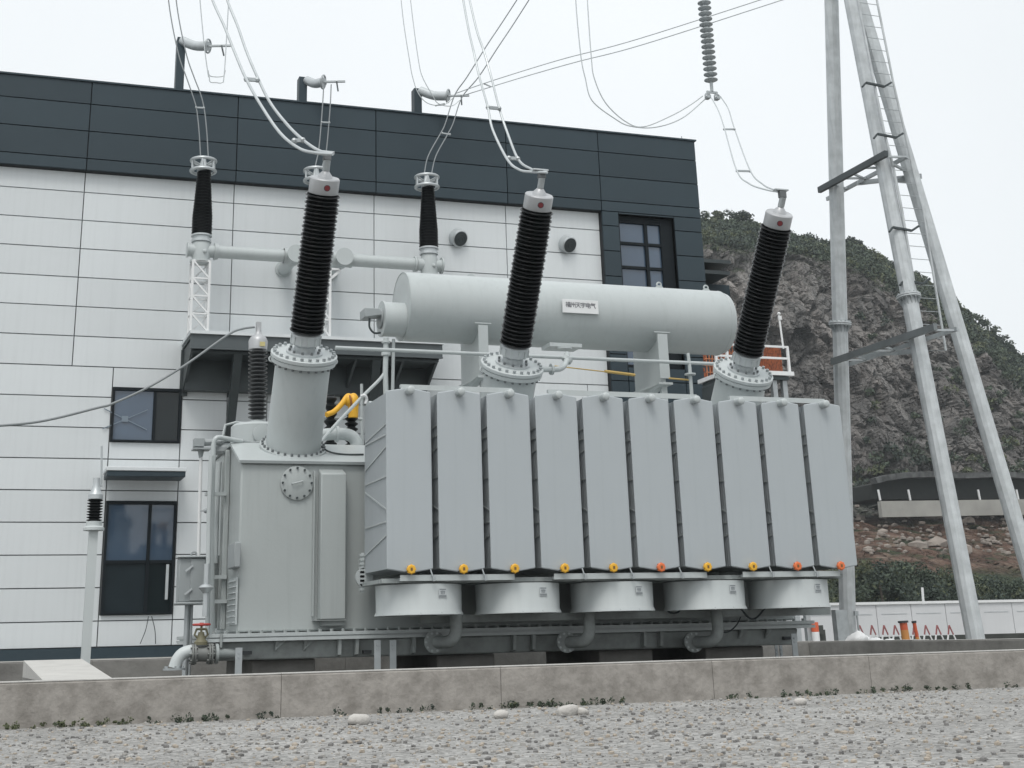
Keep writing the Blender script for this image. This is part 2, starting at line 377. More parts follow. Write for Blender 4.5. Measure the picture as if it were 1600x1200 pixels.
c = cmix(mul(mrange(tnoise(0.07, 5), 0.56, 0.64), mrange(sep.outputs['Z'], 24, 12)), hs.outputs['Color'], moss)
c = cmix(mrange(sep.outputs['Z'], 14.5, 13.0), c, scree)
zz = n.new('ShaderNodeMath'); zz.operation = 'ADD'; l(sep.outputs['Z'], zz.inputs[0]); l(mrange(tnoise(0.2, 4), 0, 1, -1.5, 1.5), zz.inputs[1])
c = cmix(mrange(zz.outputs[0], 10.6, 9.6), c, earth)
c = cmix(mul(mrange(tnoise(0.35, 5), 0.50, 0.62), mrange(sep.outputs['Z'], 14, 9)), c, moss)
c = cmix(mrange(zz.outputs[0], 5.0, 4.0), c, moss)
nrm = n.new('ShaderNodeSeparateXYZ'); l(geo.outputs['True Normal'], nrm.inputs[0])
c = cmix(mul(mrange(nrm.outputs['Z'], 0.6, 0.85), mrange(sep.outputs['Z'], 38.5, 41)), c, moss)
l(c, bs.inputs['Base Color'])
def cracks(scale, zs):
    mpc = n.new('ShaderNodeMapping'); mpc.inputs['Scale'].default_value = (1, 0.25, zs)
    dn = n.new('ShaderNodeTexNoise'); dn.inputs['Scale'].default_value = 0.35; dn.inputs['Detail'].default_value = 5; l(geo.outputs['Position'], dn.inputs['Vector'])
    va = n.new('ShaderNodeVectorMath'); va.operation = 'MULTIPLY_ADD'; l(dn.outputs['Color'], va.inputs[0]); va.inputs[1].default_value = (5, 5, 5); l(geo.outputs['Position'], va.inputs[2])
    l(va.outputs[0], mpc.inputs['Vector'])
    vo = n.new('ShaderNodeTexVoronoi'); vo.feature = 'DISTANCE_TO_EDGE'; vo.inputs['Scale'].default_value = scale; l(mpc.outputs[0], vo.inputs['Vector']); return mrange(vo.outputs['Distance'], 0, 0.07)
k1, k2 = cracks(0.22, 0.45), cracks(0.75, 0.7)
hsum = n.new('ShaderNodeMath'); hsum.operation = 'ADD'; l(mul(k1, k2), hsum.inputs[0]); l(mrange(tnoise(1.6, 9, None, 0.75), 0, 1, 0, 0.8), hsum.inputs[1])
bp = n.new('ShaderNodeBump'); bp.inputs['Strength'].default_value = 1.0; bp.inputs['Distance'].default_value = 0.9; l(hsum.outputs[0], bp.inputs['Height']); l(bp.outputs[0], bs.inputs['Normal'])
hm.materials.append(rm)

def leaf_cloud(name, centers, size, per, rad, seed=1, squash=0.7, kind='stuff', mats=leafm, parent=None):
    rg = np.random.default_rng(seed); C = np.array(centers); n_ = len(C)*per
    base = np.repeat(C, per, axis=0); rr = np.repeat(rad if hasattr(rad, '__len__') else np.full(len(C), rad), per)
    d = rg.normal(size=(n_, 3)); d /= np.linalg.norm(d, axis=1)[:, None]
    d *= (rg.random(n_)**0.45)[:, None]*rr[:, None]; d[:, 2] *= squash
    ctr = base+d
    a = rg.normal(size=(n_, 3)); a /= np.linalg.norm(a, axis=1)[:, None]
    b = np.cross(a, rg.normal(size=(n_, 3))); b /= np.linalg.norm(b, axis=1)[:, None]
    s = size*(0.5+rg.random(n_))[:, None]
    V = np.stack([ctr-a*s, ctr+b*s*0.55, ctr+a*s, ctr-b*s*0.55], axis=1).reshape(-1, 3)
    me = bpy.data.meshes.new(name); me.from_pydata(V.tolist(), [], [(4*i, 4*i+1, 4*i+2, 4*i+3) for i in range(n_)])
    for mm in mats: me.materials.append(mm)
    grp = np.repeat(np.array([min(2, max(0, int(1.3+2.6*noise.noise(Vector(tuple(c_))*0.35+Vector((seed*1.7, seed, 0)))))) for c_ in C]), per); flip = rg.random(n_) < 0.2; grp = np.where(flip, rg.integers(0, 3, n_), grp)
    me.polygons.foreach_set('material_index', grp.astype(np.int32)); me.update()
    ob = bpy.data.objects.new(name, me); COL.objects.link(ob)
    if kind: ob['kind'] = kind
    if parent: ob.parent = parent
    return ob
rg = random.Random(3)
cs = []; rad = []
for _ in range(2600):
    px = rg.uniform(1040, 1720); v = rg.uniform(0.885, 1.0) if rg.random() < 0.96 else rg.uniform(0.83, 0.885)
    p = hill_point(px, v); p.y -= rock_disp(p)*0.25-0.6
    cs.append((p.x, p.y, p.z+0.3)); rad.append(rg.uniform(0.5, 1.25))
for _ in range(300):
    px = rg.uniform(1050, 1700); p = hill_point(px, 1.0); p.y += 0.5
    cs.append((p.x, p.y, p.z+rg.uniform(0.0, 1.6)*max(0, noise.noise(p*0.25)*2+0.5))); rad.append(rg.uniform(0.4, 0.9))
for _ in range(150):                                       # tufts growing in the cliff and on its ledge
    px = rg.uniform(1340, 1640); v = rg.choice([rg.uniform(0.32, 0.42), rg.uniform(0.3, 0.36), rg.uniform(0.4, 0.8)])
    p = hill_point(px, v); p.y -= rock_disp(p)-1.0; cs.append(tuple(p)); rad.append(rg.uniform(0.4, 1.0))
tag(leaf_cloud('hilltop_shrubs', cs, 0.19, 60, rad, 5), 'dense dark green scrub covering the top of the quarry cliff', 'shrubs')

# loose rocks on the red earth slope
rk = MB()
for _ in range(420):
    px = rg.uniform(1335, 1720); v = rg.uniform(0.11, 0.30); p = hill_point(px, v); p.y -= rock_disp(p)*0.5-0.9
    s = rg.uniform(0.07, 0.26)*(3.2 if rg.random() < 0.05 else 1)
    o = len(rk.v); rk.ball(p, s, 6, (1.4, 1, 0.7))
    for q in range(o, len(rk.v)):
        vv = Vector(rk.v[q]); rk.v[q] = tuple(vv+noise.noise_vector(vv*1.7)*s*0.5)
rk.build('scree_rocks', mat('scree_stone', (0.27, 0.235, 0.205), 0.95, var=0.15, vscale=1.0), smooth=0, kind='stuff')
tag(bpy.data.objects['scree_rocks'], 'scattered pale boulders lying on the red earth slope', 'rocks')

# white retaining wall and black-netted shelter on the ledge under the cliff
sh = thing('ledge_shelter', (97, 105, 11.5), 'long shelter draped in black netting on the ledge under the quarry cliff', 'shelter')
def onled(px, y, Y=107.0): return atY(px, y, Y)
net = MB()
top = [(1362, 757), (1380, 752), (1410, 748), (1446, 747), (1500, 749), (1560, 746), (1620, 752)]
tp = [onled(*q) for q in top]; bt = [onled(x, 780, 107) for x, _ in top]
net.prism([*tp, *reversed(bt)], (0, 5, 0))
net.build('black_net', mat('black_netting', (0.012, 0.015, 0.014), 0.9, var=0.2), sh)
rf = MB()
for a, b in zip(tp, tp[1:]): rf.bar(a+Vector((0, -.3, .25)), b+Vector((0, -.3, .25)), 1.0, 0.5)
rf.build('roof_edge', mat('grey_tarpaulin', (0.11, 0.115, 0.115), 0.8, var=0.3), sh)
for px in (1374, 1421, 1470, 1530, 1590):
    MB().cyl(onled(px+1.5, 782, 106.5), onled(px-2, 765, 106.5), 0.10, 8).build('post', white, sh)
rw = MB(); a = onled(1376, 783, 105); b = onled(1680, 779, 105)
rw.prism([a, b, b-Vector((0, 0, 1.35)), a-Vector((0, 0, 1.35))], (0, 0.5, 0))
tag(rw.build('retaining_wall', mat('far_concrete', (0.34, 0.335, 0.31), 0.9, var=0.1, vscale=0.5), org=a), 'low pale concrete retaining wall below the netted shelter', 'wall')

# bushes behind the hoarding
for k, px in enumerate((1330, 1352, 1378, 1404, 1432, 1460, 1492, 1526, 1562, 1600, 1640)):
    p = atY(px, 900, 72+3*math.sin(k*2.1)); rgk = random.Random(20+k); hgt = 2.0+2.3*rgk.random()
    base = Vector((p.x, p.y, 0.0))
    b = thing('bush', base, '', 'bush', 'bushes behind the white hoarding')
    b['label'] = ['leafy bush just right of the tall steel pole foot', 'olive green bush between pole and shorter clump behind hoarding', 'broad bush behind the hoarding under the pale rock slab', 'rounded bush above the middle trestles behind hoarding', 'bush behind the orange bollards and hoarding',
                  'bush beyond the thin orange post behind the hoarding', 'sixth bush counted from the photo right edge behind hoarding', 'bushy clump fifth from the far right end of hedge', 'taller bush fourth from the far right end of hedge', 'bush third from the far right end of hedge', 'last bush at the far right end of the hedge'][k]
    cl = [(rgk.gauss(0, 0.9), rgk.gauss(0, 0.8), hgt*(rgk.random()**0.8)*0.95) for _ in range(60)]
    leaf_cloud('crown', cl, 0.095, 95, [rgk.uniform(0.35, 0.75) for _ in cl], 40+k, 0.85, None, parent=b)
    st = MB()
    for q in range(4): st.cyl((0, 0, 0), (rgk.uniform(-.8, .8), rgk.uniform(-.6, .6), hgt*0.7), 0.06, 6, 0.02)
    o = bpy.data.objects.new('stem', st.mesh('stem', bark)); COL.objects.link(o); o.parent = b

# haze: thin even air round the whole place
hz_m = bpy.data.materials.new('haze_air'); hz_m.use_nodes = True; ht = hz_m.node_tree; ht.nodes.clear()
pv = ht.nodes.new('ShaderNodeVolumePrincipled'); ho_ = ht.nodes.new('ShaderNodeOutputMaterial'); ht.links.new(pv.outputs[0], ho_.inputs['Volume'])
pv.inputs['Color'].default_value = (0.86, 0.92, 0.95, 1); pv.inputs['Density'].default_value = 0.0004; pv.inputs['Anisotropy'].default_value = 0.0
hb = MB(); hb.box(-60, 250, -30, 290, -1.5, 62); hzo = hb.build('haze', hz_m, smooth=0, kind='stuff')

# =================================================================== BUILDING
YB = 27.0
bd = thing('substation_building', (7, YB, 0), 'long flat-roofed substation hall clad in white panels under a dark blue-grey band', 'building')
TOPZ, DARKZ, PZ, PH = 11.335, 9.47, 9.06, 0.5745
core = MB(); core.box(-6, 14.86, YB+0.06, YB+14, 0, TOPZ-0.12); core.build('wall_core', mat('joint_grey', (0.13, 0.14, 0.145), 0.8, var=0), bd, smooth=0)
G = 0.0065
pmesh = {}
def panel(x0, x1, z0, z1, m_, y0=YB, th=0.05, name='panel'):
    z0, z1 = min(z0, z1), max(z0, z1)
    wdt, hgt = round(x1-x0-2*G, 3), round(z1-z0-2*G, 3); key = (wdt, hgt, m_.name, th)
    if wdt < 0.02 or hgt < 0.02: return
    if key not in pmesh:
        b = MB(); h, w2, c_ = hgt/2, wdt/2, 0.004
        b._add([(-w2, 0, -h), (w2, 0, -h), (w2, 0, h), (-w2, 0, h), (-w2+c_, -th, -h+c_), (w2-c_, -th, -h+c_), (w2-c_, -th, h-c_), (-w2+c_, -th, h-c_)],
               [(4, 5, 6, 7), (0, 1, 5, 4), (1, 2, 6, 5), (2, 3, 7, 6), (3, 0, 4, 7)])
        pmesh[key] = b.mesh(name, m_, (0, 0, 0), 0)
    return inst(name, pmesh[key], bd, ((x0+x1)/2, y0+0.06, (z0+z1)/2))
UJ = [-4.56, -1.6, 1.36, 4.31, 7.263, 10.22, 12.44]          # vertical joints of the white field
zrows = [PZ]+[PZ-PH*k for k in range(1, 16)]                 # joints going down
WX0, WX1 = 2.125, 3.44                                       # window column
WIN = (atY(176, 605, YB).z, atY(176, 690, YB).z)             # upper window
DOOR = (atY(170, 783, YB).z, atY(158, 961, YB).z)
zlist = [DARKZ]+zrows
ZB = atY(200, 1010, YB).z
for a, b in zip(zlist, zlist[1:]+[ZB]):
    b = max(b, ZB)
    if a <= ZB: break
    low = a < 5.75
    js = list(UJ)
    if low: js = [-4.56, -1.6, WX0, WX1, 4.31, 5.089, 6.429, 7.263, 10.22, 11.947, 12.44]
    for u0, u1 in zip(js, js[1:]):
        if low and abs(u0-WX0) < 1e-6:                       # column with window, canopy and door
            spans = [(a, b)]
            for (wt, wb) in (WIN, DOOR):
                ns = []
                for (s, e) in spans:
                    if e >= wt or s <= wb: ns.append((s, e)); continue
                    if s > wt+0.03: ns.append((s, wt))
                    if e < wb-0.03: ns.append((wb, e))
                spans = ns
            for s, e in spans: panel(u0, u1, s, e, panelw)
        else: panel(u0, u1, a, b, panelw)
# plinth
pl = MB(); pl.box(-6, 12.44, YB-0.04, YB+0.055, 0, ZB-0.01); pl.build('plinth', paneld, bd, smooth=0)
pc = MB(); pc.box(-6, 12.5, YB-0.10, YB-0.045, 0, atY(200, 1030, YB).z+0.02); pc.build('plinth_kerb', conct, bd, smooth=0)
# dark band and pier, proud of the white field
YD = YB-0.17
back = MB(); back.box(-6, 14.86, YD+0.055, YB+0.055, DARKZ, TOPZ-0.02); back.box(12.44, 14.86, YD+0.055, YB+0.055, 0, DARKZ)
HW = [atY(967, 340, YD).x, atY(1053, 340, YD).x]; HZ = atY(967, 334, YD).z; HZB = atY(1000, 574, YD).z
bk = MB(); bk.box(-6, 14.86, YD+0.062, YB+0.058, DARKZ, TOPZ-0.02); bk.box(12.44, HW[0], YD+0.062, YB+0.058, 0, DARKZ)
bk.box(HW[1], 14.86, YD+0.062, YB+0.058, 0, DARKZ); bk.box(HW[0], HW[1], YD+0.062, YB+0.058, HZ, DARKZ); bk.box(HW[0], HW[1], YD+0.062, YB+0.058, 0, HZB)
bk.build('dark_band_backing', mat('joint_dark', (0.012, 0.015, 0.018), 0.8, var=0), bd, smooth=0)
DJ = [-4.56, -1.6, 1.36, 4.31, 7.263, 10.22, 12.44, 14.9]
dz = [TOPZ, 10.86, 10.285, 9.71, DARKZ]
for a, b in zip(dz, dz[1:]):
    for u0, u1 in zip(DJ, DJ[1:]): panel(u0, u1, a, b, paneld, YD)
pj = [DARKZ]+[DARKZ+0.24-PH*k for k in range(1, 16)]
for a, b in zip(pj, pj[1:]+[0]):
    panel(12.44, HW[0], a, b, paneld, YD); panel(HW[1], 14.9, a, b, paneld, YD)
    for s, e in ((a, max(b, HZ)), (min(a, HZB), b)):
        if s-e > 0.03: panel(HW[0], HW[1], s, e, paneld, YD)
# right side wall panels (seen edge on) and roof coping
sw = MB(); sw.box(14.862, 14.90, YD+0.06, YB+14, 0, TOPZ-0.02); sw.build('side_wall', paneld, bd, smooth=0)
cp = MB(); cp.box(-6.02, 14.93, YD-0.02, YD+0.35, TOPZ, TOPZ+0.035); cp.build('parapet_coping', paneld, bd, smooth=0)
rf = MB(); rf.box(-6, 14.86, YD+0.36, YB+14, TOPZ-0.4, TOPZ-0.3); rf.build('roof', concd, bd, smooth=0)
ln = MB(); ln.cyl(atY(1065, 222, YB), atY(1065, 213, YB), 0.012, 6); ln.build('lightning_rod', galv, bd)
# deep high window in the pier
wd = MB(); RD = 0.55
wd.box(HW[0]-0.04, HW[0], YD+0.02, YD+RD, HZB, HZ); wd.box(HW[1], HW[1]+0.04, YD+0.02, YD+RD, HZB, HZ); wd.box(HW[0]-0.04, HW[1]+0.04, YD+0.02, YD+RD, HZ, HZ+0.04); wd.box(HW[0]-0.04, HW[1]+0.04, YD+0.02, YD+RD, HZB-0.04, HZB)
core2 = wd.build('window_reveal', frame_m, bd, smooth=0)
# window cut needs a niche: the core stands behind it, glass sits in front of the core face
YG = YB+0.02
win = MB(); xs = [HW[0]+0.03, atY(1010, 400, YG).x, atY(1035, 400, YG).x]; zg0 = atY(1000, 349, YG).z
zz_ = [zg0, zg0-0.50, zg0-1.05, zg0-1.60, HZB+0.05]
win.box(xs[2]+0.036, HW[1]-0.002, YG-0.058, YG+0.02, HZB, HZ); win.box(HW[0]+0.066, xs[2], YG-0.058, YG+0.02, zg0+0.031, HZ-0.002)  # near-black fills at right and top paint in the shade of a deep reveal
for x in xs: win.box(x-0.035, x+0.035, YG-0.06, YG+0.02, HZB, HZ)
for z_ in zz_: win.box(xs[0], xs[2], YG-0.05, YG+0.018, z_-0.03, z_+0.03)
wn = win.build('window', frame_m, bd, smooth=0)
for (x0, x1) in ((xs[0], xs[1]), (xs[1], xs[2])):
    for z1, z0 in zip(zz_, zz_[1:]):
        q = MB(); q.box(x0+0.035, x1-0.035, YG, YG+0.012, z0+0.03, z1-0.03); q.build('pane', glassm, wn, smooth=0)
# upper left window, right leaf slid open, a dark pane standing for the unlit room
def wbox(name, x0, x1, z0, z1, verticals, horizontals, mats_, yg=YB+0.01, opened=()):
    f = MB(); t_ = 0.035
    f.box(x0, x0+t_, yg-0.06, yg+0.05, z0, z1); f.box(x1-t_, x1, yg-0.06, yg+0.05, z0, z1)
    f.box(x0+t_, x1-t_, yg-0.06, yg+0.05, z1-t_*1.6, z1); f.box(x0+t_, x1-t_, yg-0.06, yg+0.05, z0, z0+t_)
    for v_ in verticals: f.box(v_-t_*0.8, v_+t_*0.8, yg-0.045, yg+0.045, z0+t_, z1-t_*1.6)
    vv = [x0]+list(verticals)+[x1]
    for h_ in horizontals:
        for a_, b_ in zip(vv, vv[1:]): f.box(a_+t_, b_-t_, yg-0.044, yg+0.044, h_-t_*0.8, h_+t_*0.8)
    o = f.build(name, frame_m, bd, smooth=0, org=((x0+x1)/2, yg, z0))
    hh = [z1]+list(horizontals)+[z0]; k = 0
    for z_1, z_0 in zip(hh, hh[1:]):
        for a_, b_ in zip(vv, vv[1:]):
            q = MB(); q.box(a_+t_*0.8, b_-t_*0.8, yg, yg+0.01, z_0+t_*0.8, z_1-t_*0.8)
            q.build('pane', mats_[k % len(mats_)], o, smooth=0); k += 1
    return o
xm = atY(241, 650, YB).x
w1 = wbox('window', WX0+0.02, WX1-0.02, WIN[1], WIN[0], [xm], [], [glassm, glassd])
tp_ = MB(); cx = atY(196, 655, YB-0.02)
for ang in (25, 155, -25, -155):
    d = Vector((math.cos(math.radians(ang)), 0, math.sin(math.radians(ang)))); tp_.bar(cx+d*0.06, cx+d*0.45, 0.006, 0.018)
tp_.box(cx.x-0.07, cx.x+0.05, cx.y-0.006, cx.y, cx.z-0.05, cx.z+0.06)
tp_.build('pane_star', mat('faint_blue_grey', (0.16, 0.20, 0.24), 0.5, var=0), w1)  # faint blue-grey star lines round a small plate on the left pane
xm2 = atY(233, 830, YB).x; hz = atY(200, 878, YB).z
w2 = wbox('door', WX0+0.03, WX1-0.02, DOOR[1], DOOR[0], [xm2], [hz], [glassm, glassm, mat('teal_glass', (0.018, 0.026, 0.031), 0.08, var=0.1, ior=1.5), glassd])
hd = MB(); hd.box(WX1-0.16, WX1-0.11, YB-0.05, YB-0.02, DOOR[1]+0.25, hz-0.05); hd.build('door_leaf_edge', alu, w2)
# canopy over the door
cn = MB(); a = atY(162, 745, YB-0.6); cz = a.z
cn.box(WX0-0.08, WX1+0.05, YB-0.75, YB-0.05, cz+0.10, cz+0.17); cn.mat(1); cn.box(WX0-0.06, WX1+0.03, YB-0.73, YB-0.05, cz, cz+0.099)
cn.build('door_canopy', [panelw, paneld], bd, bevel=0.01)
# round wall vents / lamps
for (x, y) in ((719, 373), (890, 383)):
    p = atY(x, y, YB-0.15); lp = MB(); ax = Vector((0.30, -1, -0.55))
    lp.lathe([(0.19, -0.16), (0.19, 0.0), (0.17, 0.02)], p, ax, 24); lp.mat(1); lp.lathe([(0.158, 0.0205), (0.158, 0.026)], p, ax, 24)
    for r_ in (0.05, 0.1): lp.torus(p+ax.normalized()*0.027, ax, r_, 0.006, 20, 5)
    lp.build('wall_lamp', [alu, darksteel], bd)
# roof posts with outreach insulators
# annex with ledge behind on the right
ax_ = thing('annex', (16.5, 33, 0), 'lower dark annex with a thin black ledge beside the hall', 'building')
a0 = atY(1098, 424, 33); a1 = atY(1140, 424, 33)
q = MB(); q.box(14.95, a1.x-0.05, 33, 38, 0, a0.z-0.35); q.build('wall', paneld, ax_, smooth=0)
q = MB(); q.box(15.0, a1.x-0.4, 32.2, 38.2, a0.z+0.03, a0.z+0.13); q.box(15.0, a1.x-0.4, 32.3, 38.2, a0.z-0.25, a0.z-0.15); q.box(15.2, a1.x-0.9, 32.9, 38, a0.z-0.34, a0.z+0.02); q.build('ledge', darksteel, ax_, smooth=0)

# =================================================================== PLATFORM on the wall
YP0 = 25.8
pf = thing('steel_platform', (5.9, YB, 5.8), 'dark steel balcony carried on brackets along the white wall', 'platform')
PX0, PX1, PT = 3.40, 8.33, 6.10
q = MB(); q.box(PX0, PX1, YP0+0.10, YB-0.02, PT-0.10, PT-0.03); q.build('deck', darksteel, pf, smooth=0)
q = MB(); q.box(PX0, PX1, YP0, YP0+0.08, PT-0.30, PT-0.03); q.box(PX0, PX1, YP0-0.03, YP0+0.0, PT-0.31, PT-0.285)
q.build('fascia_beam', mat('fascia_grey', (0.075, 0.09, 0.095), 0.5, var=0.06), pf, smooth=0)
q = MB(); q.box(PX0-0.02, PX1+0.02, YP0-0.05, YB-0.02, PT-0.03, PT+0.03); q.build('edge_kerb', panelw, pf, smooth=0)
q = MB(); q.box(PX0+0.05, PX1-0.05, YB-0.30, YB-0.03, PT-0.92, PT-0.11); q.box(PX0+0.05, PX1-0.05, YP0+0.1, YB-0.31, PT-0.36, PT-0.31); q.build('wall_beam', darksteel, pf, smooth=0)
for bx in (PX0+0.03, PX0+0.95, 5.6, 6.6, 7.55, PX1-0.09):
    q = MB(); q.prism([(bx, YP0+0.09, PT-0.30), (bx, YB-0.02, PT-0.95), (bx, YB-0.02, PT-0.11), (bx, YP0+0.09, PT-0.11)], (0.05, 0, 0))
    q.box(bx-0.05, bx+0.1, YB-0.04, YB-0.015, PT-1.0, PT-0.11); q.build('bracket', darksteel, pf, smooth=0)
for (x, y, x2, y2) in ((372, 550, 356, 700), (588, 560, 575, 705)):
    q = MB(); q.bar(atY(x, y, YP0+0.15), atY(x2, y2, YB-0.06), 0.16, 0.16); q.build('knee_brace', darksteel, pf, smooth=0)

# =================================================================== gas insulated duct with three outdoor bushings
YG0 = 26.0
gi = thing('gas_insulated_duct', (5.9, YG0, 6.1), 'grey gas-insulated duct with three black tapered bushings on the wall platform', 'switchgear')
def gis_bushing(xb, ytop, ybot, xt):
    pb = atY(xb, ybot, YG0); pt = atY(xt, ytop, YG0); h = pt.z-pb.z
    q = MB(); prof = []; nsh = 44
    for k in range(nsh):
        t = k/nsh; r = 0.172-(0.172-0.108)*min(1, max(0, (t-0.28)/0.72))**0.9
        z_ = h*t; dz_ = h/nsh
        big = 0.026 if k % 2 else 0.018
        prof += [(r, z_), (r+big, z_+dz_*0.35), (r+big, z_+dz_*0.5), (r, z_+dz_*0.8)]
    q.lathe(prof, pb, (0, 0, 1), 28)
    b = q.build('bushing', blackp, gi, org=pb, smooth=25)
    c = MB(); zt = pt.z
    for dzz in (-0.02, 0.19): c.torus((pt.x, YG0, zt+dzz), (0, 0, 1), 0.235, 0.032, 32, 10)
    for k in range(6):
        a_ = math.pi*k/3+0.3; d = Vector((math.cos(a_), math.sin(a_), 0)); c.cyl(Vector((pt.x, YG0, zt-0.02))+d*0.235, Vector((pt.x, YG0, zt+0.19))+d*0.235, 0.02, 8)
        c.bar(Vector((pt.x, YG0, zt+0.08)), Vector((pt.x, YG0, zt+0.17))+d*0.22, 0.03, 0.02)
    c.lathe([(0.12, -0.03), (0.12, 0.05), (0.08, 0.10), (0.05, 0.2), (0.05, 0.26)], (pt.x, YG0, zt), (0, 0, 1), 16)
    c.build('corona_ring', alu, b)
    f = MB(); f.lathe([(0.19, -0.14), (0.19, -0.09), (0.165, -0.085), (0.165, -0.03), (0.20, -0.025), (0.20, 0.0), (0.175, 0.02)], pb, (0, 0, 1), 24)
    f.build('bushing_collar', alu, b)
    return pb, pt
b1_, t1_ = gis_bushing(315, 266, 368, 317.5)
b3_, t3_ = gis_bushing(670, 291, 388, 667)
b2_, t2_ = gis_bushing(497, 281, 379, 494)
zc = (atY(318, 392, YG0).z)
for p in (b1_, b3_):
    q = MB(); q.lathe([(0.165, zc-0.20), (0.175, zc-0.12), (0.175, zc+0.10), (0.15, p.z-0.12)], (p.x, YG0, 0), (0, 0, 1), 24)
    q.lathe([(0.205, zc-0.24), (0.205, zc-0.20)], (p.x, YG0, 0), (0, 0, 1), 24)
    q.cyl((p.x-0.25, YG0, zc), (p.x+0.25, YG0, zc), 0.125, 20); q.cyl((p.x-0.27, YG0, zc), (p.x-0.25, YG0, zc), 0.15, 20)
    q.cyl((p.x+0.25, YG0, zc), (p.x+0.28, YG0, zc), 0.17, 20)
    q.ball((p.x+0.05, YG0-0.17, zc-0.05), 0.045, 10)
    q.build('tee_chamber', paint, gi)
xj1, xj2 = atY(459, 400, YG0).x, atY(534, 401, YG0).x
for (xa, xb) in ((b1_.x+0.28, xj1-0.16), (xj2+0.16, b3_.x-0.28)):
    q = MB(); q.cyl((xa, YG0, zc), (xb, YG0, zc), 0.125, 24); 
    for e in (xa+0.02, xb-0.02): q.cyl((e-0.02, YG0, zc), (e+0.02, YG0, zc), 0.155, 24)
    q.build('duct_pipe', paint, gi)
for xj in (xj1, xj2):
    q = MB(); q.ball((xj, YG0, zc), 0.165, 20); q.cyl((xj, YG0-0.24, zc), (xj, YG0+0.2, zc), 0.155, 24); q.cyl((xj, YG0-0.26, zc), (xj, YG0-0.24, zc), 0.175, 24); q.cyl((xj-0.2, YG0, zc), (xj+0.2, YG0, zc), 0.15, 24)
    q.cyl((xj, YG0+0.2, zc), (xj, YB-0.01, zc), 0.13, 24); q.cyl((xj, YB-0.03, zc), (xj, YB-0.0, zc), 0.17, 24)
    q.build('elbow_joint', paint, gi)
def lattice(x0, x1, z0, z1, yc, n=4, name='lattice_support', parent=gi, wd_=0.30, r=0.022):
    q = MB(); ya, yb = yc-wd_/2, yc+wd_/2
    for x in (x0, x1):
        for y in (ya, yb): q.bar((x, y, z0), (x, y, z1), 0.045, 0.045)
    for k in range(n+1):
        z_ = z0+(z1-z0)*k/n
        for y in (ya, yb): q.bar((x0, y, z_), (x1, y, z_), 0.035, 0.03)
        for x in (x0, x1): q.bar((x, ya, z_), (x, yb, z_), 0.03, 0.03)
        if k < n:
            z2 = z0+(z1-z0)*(k+1)/n
            q.bar((x0, ya-0.01, z2), (x1, ya-0.01, z_), 0.03, 0.03); q.bar((x1, yb, z2), (x0, yb, z_), 0.025, 0.025); q.bar((x0, ya, z_), (x0, yb, z2), 0.025, 0.025); q.bar((x1, yb, z_), (x1, ya, z2), 0.025, 0.025)
    return q.build(name, white, parent, smooth=0)
for p in (b1_, b3_): lattice(p.x-0.16, p.x+0.16, PT+0.03, zc-0.24, YG0)
lattice(b2_.x-0.02, b2_.x+0.22, PT+0.03, zc-0.24, YG0+0.02)
q = MB(); q.lathe([(0.165, zc-0.2), (0.175, zc+0.1), (0.15, b2_.z-0.12)], (b2_.x, YG0, 0), (0, 0, 1), 24); q.build('tee_chamber', paint, gi)
q = MB(); q.bar((b2_.x+0.1, YG0-0.1, zc-0.55), (xj2-0.05, YG0-0.1, zc-0.25), 0.05, 0.05); q.box(b2_.x, xj2-0.08, YG0-0.15, YG0-0.05, zc-0.26, zc-0.22); q.build('strut', white, gi)

# roof posts and suspension insulators
def insulator(pA, pB, r=0.085, name='insulator', mats_=(alu, alu), parent=None, n=14):
    d = Vector(pB)-Vector(pA); Ln = d.length; q = MB(); prof = [(0.03, 0), (0.03, Ln*0.06)]
    for k in range(n):
        h = Ln*(0.06+0.88*k/n); s = Ln*0.88/n; prof += [(0.035, h), (r, h+s*0.4), (r, h+s*0.5), (0.035, h+s*0.9)]
    prof += [(0.03, Ln)]; q.lathe(prof, pA, d, 18); return q.build(name, mats_[0], parent)
for k, (px, yb_, yt_, ins) in enumerate(((279, 150, 60, None), (472, 166, 122, ((480, 126), (505, 128))), (652, 184, 140, ((657, 142), (700, 150))))):
    a = atY(px, yb_, YB-0.05); b = atY(px, yt_, YB-0.05)
    rp = thing('roof_post', (a.x, YB, TOPZ), '', 'post', 'dark posts along the roof edge')
    rp['label'] = ['dark steel post on the roof edge, leftmost and tallest', 'dark roof-edge post behind the left black transformer bushing', 'dark roof-edge post above the lamp-side bushing, third from left'][k]
    q = MB(); q.box(a.x-0.085, a.x+0.085, YB-0.13, YB+0.10, TOPZ+0.04, b.z); q.build('column', paneld, rp, smooth=0)
    pa, pb = (atY(px+6, yt_+4, YB-0.1), atY(px+46, yt_+12, YB-0.6)) if ins is None else (atY(*ins[0], YB-0.1), atY(*ins[1], YB-0.6))
    q = MB(); q.tube(cat_rom([pa, pa.lerp(pb, .5)+Vector((0, 0, -0.05)), pb], 6), 0.10, 16)
    q.build('insulator_body', alu, rp)
    q = MB(); q.torus(pb, (1, -0.6, -0.2), 0.14, 0.02); q.bar(pb, pb+Vector((0.45, -0.1, 0.02)), 0.04, 0.04); q.bar(pb+Vector((0.25, -0.15, 0)), pb+Vector((0.35, 0.12, -0.12)), 0.03, 0.03); q.build('clamp', galv, rp)

# =================================================================== TRANSFORMER
YR, YT = 14.4, 15.7
TX0, TX1 = 2.685, 9.55
TZB, TZF, TZT = 0.655, 2.446, 2.72
tr = thing('power_transformer', (6.1, 16.6, 0.35), 'huge grey oil-filled power transformer with ten radiators and three tall black bushings', 'transformer')
